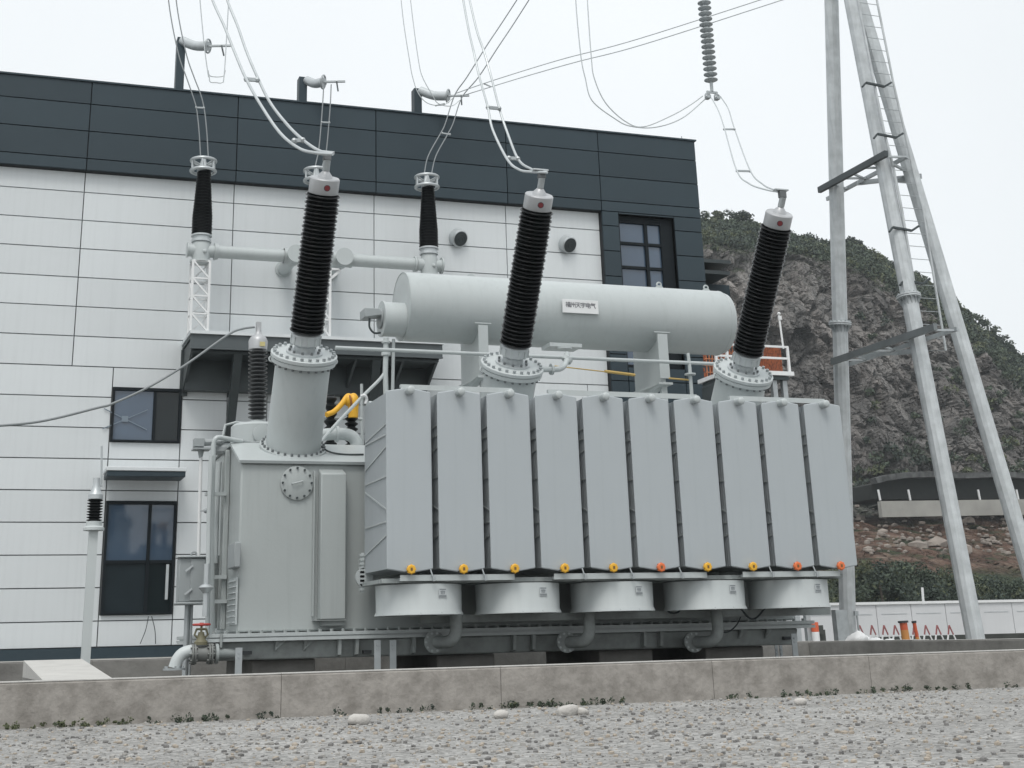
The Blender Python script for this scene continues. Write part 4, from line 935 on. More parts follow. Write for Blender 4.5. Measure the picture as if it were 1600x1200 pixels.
bt_ = MB(); bt_.cyl((0, -0.02, RZ0-0.01), (0, 0.06, RZ0-0.01), 0.038, 16); bt_.cyl((0, 0.05, RZ0-0.0), (0, RDp+0.3, RZ0-0.0), 0.04, 14)
mb_ = bt_.mesh('bottom_header', paint)
pg = MB(); pg.lathe([(0.046, 0), (0.046, 0.03), (0.038, 0.036)], (0, -0.02, RZ0-0.012), (0, -1, 0), 24)
for k in range(8):
    t_ = k*math.pi/4; pg.box(0.044*math.cos(t_)-0.006, 0.044*math.cos(t_)+0.006, -0.05, -0.02, RZ0-0.012+0.044*math.sin(t_)-0.006, RZ0-0.012+0.044*math.sin(t_)+0.006)
mpy = pg.mesh('yellow_plug', yellow); mpo = pg.mesh('orange_plug', orange)
pd = MB(); pd.box(-0.012, 0.010, -0.060, -0.056, RZ0-0.026, RZ0+0.004); mpd = pd.mesh('plug_mark', mat('brown_mark', (0.16, 0.09, 0.03), 0.6, var=0))
cols = 'yyyyyoyyoo'
for k in range(10):
    X = xL+FW/2+pitch*k
    e = bpy.data.objects.new('radiator', mf); COL.objects.link(e); e.parent = tr; loc = Vector((X, YR, 0)); e.location = loc-ORG[tr.name]; ORG[e.name] = loc
    for nm, me_ in (('fin_stack', ms), ('tie_strip', mtie), ('top_header', mk), ('bottom_header', mb_), ('drain_plug', mpy if cols[k] == 'y' else mpo), ('plug_mark', mpd)):
        c = inst(nm, me_, e, loc)
        if nm == 'drain_plug': c['label'] = 'yellow round plug' if cols[k] == 'y' else 'orange round plug'
        if nm == 'fin_stack': c['kind'] = 'stuff'
def RX(k): return xL+FW/2+pitch*k
for (a_, b_) in ((0, 2), (3, 6), (7, 9)):
    q = MB(); z = RZ1+0.075
    q.box(RX(a_)-0.08, RX(b_)+0.06, YR+0.02, YR+0.07, z-0.02, z+0.012); q.box(RX(a_)-0.08, RX(b_)+0.06, YR+0.02, YR+0.028, z-0.045, z-0.02)
    for k in range(a_, b_+1): q.cyl((RX(k), YR+0.045, RZ1), (RX(k), YR+0.045, z-0.02), 0.012, 8)
    q.build('top_tie_bar', paint, tr, smooth=0)
    z = RZ0-0.095
    q = MB(); q.box(RX(a_)-0.1, RX(b_)+0.02, YR+0.03, YR+0.09, z-0.03, z); q.box(RX(a_)-0.1, RX(b_)+0.02, YR+0.03, YR+0.036, z, z+0.03)
    q.build('bottom_tie_bar', paint, tr, smooth=0)
for px in (676, 757, 913, 988, 1065, 1206, 1275):
    q = MB(); p = atY(px, 900, YR+0.0); q.tube([Vector((p.x-0.02, YR+0.01, RZ0-0.01)), Vector((p.x+0.0, YR-0.01, RZ0-0.09)), Vector((p.x+0.02, YR-0.02, RZ0-0.13))], 0.008, 6); q.obox((p.x+0.01, YR-0.02, RZ0-0.10), (1, 0, 0.2), (0, 1, 0), (0, 0, 1), 0.014, 0.006, 0.03)
    q.build('spring_hook', galv, tr)
# radiator valves and collector on the left rear
q = MB(); p = atX(562, 900, xL); q.lathe([(0.10, 0), (0.10, 0.03)], (xL+0.02, 15.36, RZ0-0.04), (0, 1, 0), 18)
for k in range(9): q.box(xL-0.03, xL+0.02, 15.36, 15.42, RZ0-0.18+0.045*k, RZ0-0.155+0.045*k)
q.box(xL-0.015, xL+0.02, 15.37, 15.41, RZ0-0.2, RZ0+0.22); q.build('bolted_flange', paint, tr)
for z, nm in ((RZ0-0.02, 'lower_collector'), (RZ1-0.02, 'upper_collector')):
    q = MB(); q.cyl((xL+0.1, YR+RDp+0.16, z), (RX(9)+0.2, YR+RDp+0.16, z), 0.10, 20); q.build(nm, paint, tr)
    if nm == 'upper_collector':
        q = MB()
        for x in (4.6, 6.4, 8.2): q.cyl((x, YR+RDp+0.16, z-0.6), (x, YT+0.01, z-0.6), 0.08, 16); q.cyl((x, YR+RDp+0.16, z-0.65), (x, YR+RDp+0.16, z), 0.08, 16)
        q.build('collector_branch', paint, tr)
# cooling fans
fz0, fz1 = 0.79, 1.085
FANX = [4.492, 5.623, 6.753, 7.911, 9.012]; FR = 0.462; FY = YR+0.50
def fan(X):
    q = MB(); q.lathe([(FR, fz1-fz0), (FR-0.004, 0.03), (FR+0.012, 0.0), (FR+0.012, -0.012), (FR-0.02, -0.012), (FR-0.02, 0.03), (FR-0.03, fz1-fz0)], (X, FY, fz0), (0, 0, 1), 64, caps=False); f = q.build('fan_shroud', whitepaint, tr, org=(X, FY, fz0), smooth=40)
    q = MB(); q.cyl((X, FY, fz0+0.06), (X, FY, fz0+0.26), 0.09, 20)
    for k in range(8):
        t_ = k*math.pi/4; d = Vector((math.cos(t_), math.sin(t_), 0)); q.obox(Vector((X, FY, fz0+0.15))+d*0.25, d, Vector((-d.y, d.x, 0.5)), Vector((0.5*d.y, -0.5*d.x, 1)), 0.17, 0.07, 0.004)
    q.build('fan_rotor', shadepaint, f)
    q = MB()
    for r in (0.12, 0.2, 0.28, 0.36, 0.43): q.torus((X, FY, fz0+0.012), (0, 0, 1), r, 0.004, 36, 4)
    for k in range(4): t_ = k*math.pi/4; d = Vector((math.cos(t_), math.sin(t_), 0))*0.44; q.cyl(Vector((X, FY, fz0+0.01))-d, Vector((X, FY, fz0+0.01))+d, 0.005, 6)
    q.build('fan_guard', darksteel, f)
    # printed sticker facing the front right
    lx = X+0.13; ly = FY-math.sqrt(FR**2-0.13**2)-0.003; d = Vector((0.13, -math.sqrt(FR**2-0.13**2), 0)).normalized(); s_ = Vector((-d.y, d.x, 0)); u = Vector((0, 0, 1)); c0 = Vector((lx, ly, fz0+0.20))
    q = MB(); q.obox(c0, s_, u, d, 0.05, 0.045, 0.001); q.build('sticker', mat('sticker_grey', (0.46, 0.49, 0.50), 0.6, var=0), f, smooth=0)
    q = MB()
    q.obox(c0+u*0.036+d*0.0015, s_, u, d, 0.04, 0.006, 0.0006); q.obox(c0+d*0.0015-u*0.03, s_, u, d, 0.045, 0.01, 0.0006)
    for (a_, r_) in ((0.0, 0.02), (0.6, 0.018), (-0.6, 0.018)): q.obox(c0+s_*a_*0.03+d*0.0015+u*0.005, s_, u, d, 0.006, r_, 0.0006)
    q.obox(c0+d*0.0017+u*0.012, s_, u, d, 0.03, 0.005, 0.0006)
    q.build('sticker_print', ink2, f, smooth=0)
    q = MB()
    for k in range(6):
        t_ = math.radians(200+k*28); d2 = Vector((math.cos(t_), math.sin(t_), 0)); q.cyl(Vector((X, FY, fz0-0.016))+d2*(FR+0.004), Vector((X, FY, fz0+0.008))+d2*(FR+0.004), 0.008, 6)
    q.build('rim_screw', galv, f)
for X in FANX: fan(X)
# support frame of the fans
q = MB(); zf = fz1+0.012
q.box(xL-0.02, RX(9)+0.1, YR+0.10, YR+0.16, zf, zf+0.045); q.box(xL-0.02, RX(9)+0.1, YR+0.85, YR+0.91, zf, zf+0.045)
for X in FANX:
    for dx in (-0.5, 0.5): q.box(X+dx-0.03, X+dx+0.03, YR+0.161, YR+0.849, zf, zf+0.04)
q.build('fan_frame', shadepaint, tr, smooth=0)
q = MB(); za, zb = atY(1225, 962, 15.25).z, atY(1225, 951, 15.25).z; q.box(atY(656, 966, 15.25).x, atY(1296, 955, 15.25).x, 15.22, 15.27, za, zb); q.box(atY(656, 966, 15.25).x, atY(1296, 955, 15.25).x, 15.272, 15.34, za, za+0.012)
q.build('cable_duct', shadepaint, tr, smooth=0)
for (a_, b_, s_) in ((1155, 1197, 968), (1040, 1065, 960)):
    q = MB(); q.tube(cat_rom([atY(a_, 948, 15.1), atY((a_+b_)/2-6, s_-3, 15.1), atY((a_+b_)/2+6, s_-3, 15.1), atY(b_, 948, 15.1)], 6), 0.011, 6); q.build('loose_cable', darksteel, tr)
q = MB(); q.tube(cat_rom([atY(1124, 985, 15.45), atY(1133, 988, 15.4), atY(1142, 985, 15.4), atY(1152, 975, 15.4), atY(1158, 962, 15.3)], 6), 0.008, 6); q.build('loose_cable', darksteel, tr)
# lower oil elbows
for (px, fx) in ((712, 690), (919, 893), (1118, 1090)):
    a_, b_ = atY(px, 940, 15.05), atY(px, 990, 15.05)
    q = MB(); f0 = atY(fx, 1003, 15.35)
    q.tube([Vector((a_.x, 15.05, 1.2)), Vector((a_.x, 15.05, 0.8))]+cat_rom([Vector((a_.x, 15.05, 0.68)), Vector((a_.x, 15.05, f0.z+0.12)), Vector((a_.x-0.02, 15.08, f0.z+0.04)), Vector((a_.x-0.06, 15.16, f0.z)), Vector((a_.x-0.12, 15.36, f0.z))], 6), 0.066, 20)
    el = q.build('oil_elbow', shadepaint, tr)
    q = MB(); fc = Vector((a_.x-0.14, 15.40, f0.z)); ax2 = Vector((-0.25, -1, 0.0)).normalized(); q.lathe([(0.115, 0), (0.115, 0.03)], fc, ax2, 30); q.lathe([(0.108, -0.04), (0.108, -0.005)], fc, ax2, 30); q.lathe([(0.075, -0.3), (0.075, 0.02)], fc, ax2, 16); q.build('flange', shadepaint, el)
    MB().bolts(fc+ax2*0.028, ax2, 0.094, 10, 0.014, 0.025).build('bolt_ring', paint, el)
# jack straps to the pit floor
for (px, y0, y1, Y) in ((372, 1012, 1056, 15.1), (590, 1000, 1052, 15.1), (614.5, 1000, 1052, 15.1), (1245, 990, 1030, 15.1), (1216, 1008, 1034, 15.3), (1223, 1008, 1034, 15.3)):
    a_, b_ = atY(px, y1+8, Y), atY(px, y0, Y); w_ = 0.035 if px not in (1216, 1223) else 0.018
    q = MB(); q.box(a_.x-w_, a_.x+w_, Y, Y+0.012, a_.z-0.15, b_.z); q.cyl((a_.x, Y-0.008, b_.z-0.05), (a_.x, Y, b_.z-0.05), 0.012, 8); q.cyl((a_.x, Y-0.008, b_.z-0.09), (a_.x, Y, b_.z-0.09), 0.012, 8)
    tag(q.build('earthing_strap', galv, org=(a_.x, Y, a_.z)), {372: 'upright galvanised strap below the tank, leftmost', 590: 'upright strap under the first fan, left of a pair', 614.5: 'upright strap under the first fan, right of a pair', 1245: 'upright strap at the right end of the transformer base', 1216: 'thin short strap, left of a pair near the right base end', 1223: 'thin short strap, right of a pair near the right base end'}[px], 'earthing strap', 'earthing straps in the pit')

# control cabinet on its post
p0, p1 = atY(281, 872, 16.4), atY(320, 940, 16.4)
cb = thing('control_cabinet', (2.3, 16.6, 0), 'small grey outdoor control box on a post left of the transformer', 'cabinet')
q = MB(); q.box(p0.x, p1.x, 16.4, 16.62, p1.z, p0.z); q.box(p0.x-0.02, p1.x+0.02, 16.36, 16.64, p0.z+0.002, p0.z+0.02); q.box(p0.x-0.02, p1.x+0.02, 16.36, 16.64, p1.z-0.03, p1.z-0.002); body = q.build('housing', cabm, cb, bevel=0.012)
xm_ = p0.x+(p1.x-p0.x)*0.42
q = MB(); q.box(xm_, p1.x-0.01, 16.385, 16.398, p1.z+0.01, p0.z-0.01); q.build('door', cabm, cb, bevel=0.006)
for zf_ in (0.78, 0.25):
    z = p1.z+(p0.z-p1.z)*zf_; q = MB(); q.bar((xm_-0.06, 16.37, z-0.04), (xm_+0.02, 16.37, z+0.02), 0.015, 0.02); q.build('latch', alu, cb)
q = MB(); q.cyl((p0.x+0.12, 16.5, -0.2), (p0.x+0.12, 16.5, p1.z), 0.03, 12); q.cyl((p0.x+0.17, 16.52, -0.2), (p0.x+0.17, 16.52, p1.z), 0.018, 10); q.build('post', galv, cb)
q = MB(); q.torus((p0.x+0.17, 16.5, p0.z+0.045), (0, 1, 0), 0.03, 0.01, 14, 6); q.build('lifting_eye', galv, cb)

# gate valve with red handwheel and pale elbow
gv = thing('gate_valve', (2.25, 15.6, 0.2), 'drain valve with red handwheel at the lower left corner of the tank', 'valve')
p = atY(315, 976, 15.5); q = MB(); q.torus(p, (0, 0, 1), 0.085, 0.012, 24, 8)
for k in range(5): t_ = 2*math.pi*k/5; q.cyl(p, p+Vector((math.cos(t_), math.sin(t_), 0))*0.085, 0.009, 6)
q.lathe([(0.022, -0.015), (0.022, 0.02)], p, (0, 0, 1), 10); q.build('handwheel', red, gv)
c0 = atY(315, 1022, 15.5)
q = MB(); q.cyl(p-Vector((0, 0, 0.1)), p, 0.012, 8)
for s_ in (-1, 1): q.tube([p+Vector((s_*0.05, 0, -0.045)), p+Vector((s_*0.07, 0, -0.10)), p+Vector((s_*0.03, 0, -0.14))], 0.012, 6)
q.cyl(p+Vector((-0.055, 0, -0.045)), p+Vector((0.055, 0, -0.045)), 0.012, 8); q.lathe([(0.07, 0), (0.07, 0.03), (0.045, 0.06), (0.03, 0.13)], Vector((p.x, 15.5, c0.z+0.09)), (0, 0, 1), 16); q.build('bonnet', brass, gv)
q = MB(); q.cyl(c0+Vector((-0.10, 0, 0)), c0+Vector((0.10, 0, 0)), 0.075, 20)
for x_ in (-0.10, -0.075, 0.075, 0.10): q.cyl(c0+Vector((x_-0.009, 0, 0)), c0+Vector((x_+0.009, 0, 0)), 0.105, 24)
for k in range(8): t_ = k*math.pi/4; d = Vector((0, math.cos(t_), math.sin(t_)))*0.088; q.cyl(c0+Vector((-0.125, 0, 0))+d, c0+Vector((-0.05, 0, 0))+d, 0.012, 6); q.cyl(c0+Vector((0.05, 0, 0))+d, c0+Vector((0.125, 0, 0))+d, 0.012, 6)
q.build('valve_body', mat('valve_grey', (0.20, 0.21, 0.20), 0.5, var=0.15, vscale=8), gv)
q = MB(); q.cyl(c0+Vector((0.11, 0, 0)), c0+Vector((0.36, 0.12, 0)), 0.05, 18); q.cyl(c0+Vector((0.14, 0, -0.0)), c0+Vector((0.17, 0, 0.0)), 0.10, 20); q.cyl(c0+Vector((0.2, 0, 0.06)), c0+Vector((0.2, 0, 0.2)), 0.014, 8); q.build('inlet_pipe', shadepaint, gv)
e0, e1, e2 = atY(300, 1017, 15.5), atY(281, 1023, 15.5), atY(272, 1044, 15.5)
q = MB(); q.tube(cat_rom([c0+Vector((-0.12, 0, 0.0)), e0+Vector((0.0, 0, 0.0)), atY(286, 1021, 15.5), atY(277, 1031, 15.5), e2], 6), 0.062, 20); q.build('outlet_elbow', whitepaint, gv)
q = MB(); q.lathe([(0.115, 0), (0.115, 0.018)], e2-Vector((0, 0, 0.02)), (0, 0, 1), 24); q.bolts(e2, (0, 0, 1), 0.095, 6, 0.012, 0.02); q.build('outlet_flange', galv, gv)

# =================================================================== OIL PIT WALLS
def seg_wall(name, p, q_, th, z0, z1a, z1b, m_, label, splits=(), top=None):
    t_ = thing(name, (p[0], p[1], 0), label, 'wall'); P, Q = Vector((*p, 0)), Vector((*q_, 0)); D = Q-P; nrm_ = Vector((-D.y, D.x, 0)).normalized()*th
    cuts = [0.0]+list(splits)+[1.0]
    for a_, b_ in zip(cuts, cuts[1:]):
        A, B = P+D*a_, P+D*b_; g_ = D.normalized()*0.002; A = A+g_; B = B-g_
        za, zb = z1a+(z1b-z1a)*a_, z1a+(z1b-z1a)*b_; b = MB()
        c_ = 0.012
        b.prism([A+Vector((0, 0, z0)), A+nrm_+Vector((0, 0, z0)), A+nrm_+Vector((0, 0, za-c_)), A+nrm_*0.94+Vector((0, 0, za)), A+nrm_*0.06+Vector((0, 0, za)), A+Vector((0, 0, za-c_))], B-A)
        b.build('wall_section', m_, t_, smooth=0)
        if top:
            b = MB(); b.prism([A+nrm_*0.03+Vector((0, 0, za+0.001)), A+nrm_*0.97+Vector((0, 0, za+0.001)), A+nrm_*0.97+Vector((0, 0, za+0.008)), A+nrm_*0.03+Vector((0, 0, za+0.008))], B-A)
            b.build('cement_skim', top, t_, smooth=0)
    return t_
YW = 11.0
fw0 = -1.0
wx = lambda px: (atY(px, 1045, YW).x-fw0)/(11.0-fw0)
seg_wall('pit_wall', (fw0, YW), (11.0, YW), 0.25, -0.4, 0.304, 0.306, concrete, 'low stained concrete pit wall across the foreground', [wx(440), wx(782), wx(1113), wx(1359)], conct)
c1_, c2_ = atZ(178, 1060, 0.306), atZ(153, 1035, 0.38)
yb_ = 20.0
seg_wall('pit_wall', (-1.2, yb_), (atY(1270, 1003, yb_).x+0.02, yb_), 0.3, -0.6, 0.392, 0.372, concd, 'long pit wall behind the transformer, in front of the building', [0.2, 0.45, 0.7], conct)
r0 = Vector((atY(1262, 1003, yb_-0.02).x, yb_-0.02)); r1 = atY(1446, 1008.8, 15.4); r2 = atY(1600, 1014, 12.8)
seg_wall('pit_wall', (r0.x+0.02, r0.y), (r1.x+1.2, r1.y-0.7), 0.3, -0.6, 0.372, 0.355, concd, 'short dark pit wall at the right beside the steel pole', [0.5], conct)
# left side wall: broad pale capping running back from the front corner
lw0 = atY(178, 1060, YW+0.25); lw1 = atY(153, 1036, 19.8); 
lw = thing('pit_side_wall', (lw0.x, lw0.y, 0), 'pale cement-topped side wall at the lower left corner', 'wall')
q = MB(); A = Vector((lw0.x, YW+0.26, 0)); B = Vector((atY(128, 1034, 13.6).x, 13.6, 0))
q.prism([A+Vector((0, 0, -0.5)), Vector((A.x-0.5, YW+0.26, -0.5)), Vector((B.x-0.5, 13.6, -0.5)), B+Vector((0, 0, -0.5))], (0, 0, 0.5+0.30)); q.build('wall_section', concd, lw, smooth=0)
q = MB(); q._add([(A.x, A.y, 0.303), (A.x-0.5, A.y, 0.303), (B.x-0.5, 13.6, 0.44), (B.x, 13.6, 0.44), (A.x, A.y, 0.301), (A.x-0.5, A.y, 0.301), (B.x-0.5, 13.6, 0.301), (B.x, 13.6, 0.301)], [(0, 1, 2, 3), (4, 7, 6, 5), (0, 3, 7, 4), (1, 5, 6, 2), (2, 6, 7, 3), (0, 4, 5, 1)]); q.build('cement_ramp', conct, lw, smooth=0)
# pit floor (dark, lower than the ground outside is hidden by the wall)
q = MB(); q.box(-0.9, 12.0, YW+0.3, yb_-0.02, 0.004, 0.03)
fl = q.build('pit_floor', mat('pit_pebbles', (0.13, 0.13, 0.125), 0.95, var=0.2, vscale=6, bump=0.8, bscale=30), smooth=0); tag(fl, kind='structure')

# stones peeping up in front of the wall
for i, (px, sz, lb) in enumerate(((561, 0.05, 'pale flat stone on the ground near the left bottom'), (781, 0.04, 'small pale stone at the foot of the pit wall'), (886, 0.055, 'pale and brown stone at the foot of the pit wall, right of centre'), (908, 0.035, 'little stone beside the larger one, right of centre'), (1250, 0.035, 'pale stone near the right end of the pit wall'))):
    p = atZ(px, 1092, 0.02); p = Vector((atY(px, 1085, 9.6).x, 9.6, sz*0.55)); q = MB(); q.ball(p, sz, 12, (1.5, 1, 0.9))
    for j in range(len(q.v)):
        vv = Vector(q.v[j]); q.v[j] = tuple(vv+noise.noise_vector(vv*14)*sz*0.35)
    tag(q.build('stone', stone_m, org=p, smooth=60), lb, 'stone', 'stones in front of the pit wall')
rgp = random.Random(11); pb_ = MB()
for _ in range(9000):
    Yp = rgp.uniform(4.6, 10.95); Xp = rgp.uniform(-0.12, 0.78)*Yp+rgp.uniform(-0.5, 0.5); s = 0.003+0.013*rgp.random()**3
    o = len(pb_.v); pb_.mat(rgp.randrange(3)); pb_.ball((Xp, Yp, s*0.4), s, 6, (1.2, 1, 0.7))
    for j in range(o, len(pb_.v)): vv = Vector(pb_.v[j]); pb_.v[j] = tuple(vv+noise.noise_vector(vv*40)*s*0.4)
tag(pb_.build('pebbles', [mat('pebble', (0.36, 0.35, 0.33), 0.9, var=0.1), mat('pebble_dark', (0.19, 0.185, 0.18), 0.9, var=0.1), mat('pebble_buff', (0.40, 0.35, 0.29), 0.9, var=0.1)], smooth=0, kind='stuff'), 'loose pebbles strewn over the ground before the pit wall', 'pebbles')

rgw = random.Random(21); wc = []
for _ in range(150):
    xw = rgw.choice([rgw.gauss(1.0, 0.5), rgw.gauss(4.4, 0.3), rgw.gauss(7.4, 0.7), rgw.uniform(-0.5, 9.5)]); wc.append((xw, rgw.uniform(10.86, 10.97), rgw.uniform(0.0, 0.035)))
tag(leaf_cloud('weeds', wc, 0.010, 26, [rgw.uniform(0.012, 0.04) for _ in wc], 9, 1.0), 'small weeds growing along the foot of the low concrete wall', 'weeds')

# =================================================================== HOARDING, BARRIERS, YARD ITEMS
HYd = 44.0
ho = thing('hoarding', (30, HYd, 0), 'long white site hoarding with a capping rail behind the steel pole', 'hoarding')
hx0, hx1 = atY(1140, 950, HYd).x, atY(1760, 930, HYd).x; hzt, hzb = atY(1350, 941, HYd).z, -0.2
x = hx0
while x < hx1:
    q = MB(); q.box(x+0.012, min(x+1.45, hx1)-0.012, HYd, HYd+0.05, hzb, hzt-0.1); q.build('panel', hoardm, ho, smooth=0)
    q = MB(); q.box(x+0.2, x+1.25, HYd-0.012, HYd-0.002, hzt-0.42, hzt-0.40); q.build('panel_seam', alu, ho, smooth=0)
    x += 1.45
q = MB(); q.box(hx0, hx1, HYd-0.06, HYd+0.1, hzt-0.09, hzt); q.build('capping_rail', white, ho, smooth=0)
q = MB(); q.box(hx0, hx1, HYd+0.055, HYd+0.08, hzb, hzt-0.12); q.build('backing', joint, ho, smooth=0)
# trestles with red and white stripes
def stripe_leg(q, p0_, p1_, n_, r):
    p0_, p1_ = Vector(p0_), Vector(p1_)
    for k in range(n_):
        q.mat(k % 2); q.bar(p0_.lerp(p1_, k/n_), p0_.lerp(p1_, (k+1)/n_), r, r)
TY = 38.0; palered = mat('faded_red', (0.30, 0.10, 0.10), 0.6, var=0.1)
for k, px in enumerate((1343, 1362, 1381, 1398, 1413, 1428, 1446, 1464, 1483)):
    a_ = atY(px, 977, TY); z1 = a_.z; q = MB(); hw = 0.19; zb = z1-0.55
    stripe_leg(q, (a_.x, TY, z1), (a_.x-hw, TY-0.05, zb), 2, 0.035); stripe_leg(q, (a_.x, TY, z1), (a_.x+hw, TY-0.05, zb), 2, 0.035)
    q.mat(0); stripe_leg(q, (a_.x-hw-0.02, TY, z1-0.52), (a_.x+hw-0.02, TY, -0.0), 3, 0.05); stripe_leg(q, (a_.x+hw+0.02, TY+0.06, z1-0.52), (a_.x-hw+0.02, TY+0.06, -0.0), 3, 0.05)
    tag(q.build('trestle', [palered, white], org=(a_.x, TY, 0), smooth=0), ['red and white trestle leg nearest the steel pole', 'red and white trestle above the white sheeting heap', 'trestle above the right end of the white sheeting', 'trestle just left of the capped orange bollard', 'trestle partly behind the capped orange bollard', 'trestle between the two orange bollards', 'first trestle right of the leaning orange post', 'second trestle right of the leaning orange post', 'rightmost red and white trestle'][k], 'trestle', 'striped trestles along the hoarding')
q = MB(); q.box(atY(1340, 995, 39.5).x, atY(1640, 995, 39.5).x, 39.5, 39.9, 0, atY(1420, 994, 39.5).z); tag(q.build('dark_kerb', mat('dark_kerb', (0.05, 0.055, 0.05), 0.9, var=0.15), smooth=0, org=(25, 39.5, 0)), 'dark low kerb strip behind the striped trestles', 'kerb')
def bollard(px, y0, y1, Y, r, label, mats_, lean=0.0, cap=True):
    a_ = atY(px, y1, Y); t_ = thing('bollard', (a_.x, Y, 0), label, 'bollard'); d = Vector((lean, 0, 1)).normalized(); Ln = atY(px, y0, Y).z
    n_ = 4
    for k in range(n_):
        MB().cyl(Vector((a_.x, Y, 0))+d*Ln*k/n_, Vector((a_.x, Y, 0))+d*Ln*(k+1)/n_-d*0.002, r*(1.0-0.1*k/n_), 18).build('band', mats_[k % len(mats_)], t_)
    MB().cyl(Vector((a_.x, Y, 0)), Vector((a_.x, Y, 0.05)), r*1.6, 18).build('foot', joint, t_)
    if cap: MB().cyl(Vector((a_.x, Y, 0))+d*Ln, Vector((a_.x, Y, 0))+d*(Ln+0.05), r*1.25, 18).build('cap', joint, t_)
yel2 = mat('faded_orange', (0.62, 0.28, 0.08), 0.6, var=0.1)
ored = mat('orange_red', (0.62, 0.12, 0.05), 0.6, var=0.08)
bollard(1417, 973, 1006, 32, 0.105, 'thick orange and yellow bollard with a dark cap before the hoarding', [yel2, yel2, yel2, ored], -0.05)
bollard(1436, 973, 1006, 32, 0.05, 'thin leaning rust-orange post right of the capped bollard', [ored, yel2, ored, ored], -0.10)
bollard(1275.5, 972, 1003, 24, 0.075, 'red and white banded bollard behind the transformer right end', [white, mat('band_red', (0.45, 0.04, 0.04), 0.6, var=0.1), white, ored], 0.0, False)
sb = MB(); p = atY(1282, 996, 24.5); q = MB(); q.box(p.x-0.06, p.x+0.12, 24.5, 24.9, 0, atY(1282, 984, 24.5).z); q.box(p.x-0.10, p.x+0.02, 24.4, 24.49, atY(1282, 984, 24.5).z-0.08, atY(1282, 977, 24.5).z)
tag(q.build('bin', mat('dark_box', (0.06, 0.065, 0.06), 0.8, var=0.1), org=(p.x, 24.5, 0), smooth=0), 'small dark box behind the red and white bollard', 'box')
p = atZ(1300, 1003, 0.40)
q = MB(); q.ball((atY(1292, 1001, 21).x, 21, 0.31), 0.14, 14, (2.4, 1, 0.35)); tag(q.build('sandbag', mat('straw', (0.50, 0.42, 0.22), 0.9, var=0.15, vscale=9, bump=0.5), org=(atY(1292, 1001, 21).x, 21, 0.3)), 'flat yellowish sack lying on the pit wall near the pole', 'sack')
# white sheeting heap
q = MB(); rgh = random.Random(5)
for k in range(16):
    t_ = k/15; px = 1342+48*t_; c_ = atY(px, 1003-13*(1-t_)**1.2+2, 30); q.ball((c_.x, 30+rgh.uniform(-.3, .3), max(0.12, c_.z-0.1)), 0.17, 12, (1.5, 1.6, 0.8))
q.box(atY(1342, 1000, 30).x, atY(1390, 1000, 30).x, 29.8, 30.3, 0, 0.3)
for j in range(len(q.v)): vv = Vector(q.v[j]); q.v[j] = tuple(vv+noise.noise_vector(vv*5)*0.09)
tag(q.build('sheeting_heap', white, org=(19.5, 30, 0), smooth=60), 'crumpled heap of white plastic sheeting at the pole foot', 'sheeting')
q = MB(); q.cyl((atY(1440, 945, 50).x, 50, 0), (atY(1441, 918, 50).x, 50, atY(1441, 918, 50).z), 0.05, 8); tag(q.build('marker_post', white, org=(36.5, 50, 0)), 'thin white marker post among the bushes', 'post')

# work tower with orange-brown mesh and white rails
WY = 24.0
wt = thing('work_tower', (12.5, WY, 0), 'raised work platform with orange-brown mesh walls and white rails', 'platform')
zt, zm, zb = atY(1200, 541, WY).z, atY(1200, 559, WY).z, atY(1200, 583, WY).z; wx0, wx1 = atY(1126, 560, WY).x, atY(1234, 570, WY).x
q = MB(); rgm = random.Random(8)
for a_ in range(20):
    for b_ in range(9):
        if rgm.random() < 0.74:
            cw, ch = (wx1-0.32-wx0)/20, (zt+0.48-zb)/9; x_, z_ = wx0+0.22+a_*cw, zb-0.13+b_*ch; yy = WY+1.1+rgm.uniform(-0.02, 0.05); q.box(x_, x_+cw*rgm.uniform(0.6, 1.0), yy, yy+0.02, z_, z_+ch*rgm.uniform(0.6, 1.0))
q.prism([(wx1-0.10, WY+0.15, zb+0.05), (wx1-0.10, WY+1.1, zb-0.1), (wx1-0.10, WY+1.1, zt+0.28), (wx1-0.10, WY+0.15, zt+0.0)], (0.02, 0, 0)); q.build('mesh_panel', rustm, wt, smooth=0, kind='stuff')
q = MB()
for k in range(14): x = wx0+0.26+0.07*k; q.box(x, x+0.014, WY+1.06, WY+1.09, zb-0.1, zt+0.32)
for k in range(7): z_ = zb-0.1+(zt+0.42-zb)*k/7; q.box(wx0+0.22, wx1-0.1, WY+1.03, WY+1.055, z_, z_+0.014)
q.box(wx0+0.22, wx1-0.1, WY+1.05, WY+1.1, zt+0.30, zt+0.36); q.build('mesh_rib', mat('rust_orange', (0.50, 0.20, 0.10), 0.7, var=0.15), wt, smooth=0)
for z in (zt, zm):
    MB().bar((wx0-0.1, WY, z), (wx1, WY, z), 0.035, 0.04).build('rail', white, wt)
for x in (wx0-0.1, wx0+0.15, wx1-0.02):
    MB().bar((x, WY, zb), (x, WY, zt), 0.045, 0.045).build('rail_post', white, wt)
q = MB(); q.box(wx0+0.1, wx1+0.05, WY-0.05, WY+1.2, zb-0.04, zb+0.04); q.build('deck', white, wt, smooth=0)
q = MB(); q.box(wx0+0.15, wx1-0.05, WY, WY+1.1, zb-0.12, zb-0.05); q.build('under_deck', darksteel, wt, smooth=0)
for x in (wx0+0.25, wx1-0.35, wx1-0.12):
    for y in (WY+0.1, WY+1.0): MB().box(x-0.05, x+0.05, y-0.05, y+0.05, 0, zb-0.125).build('leg', galv, wt, smooth=0)
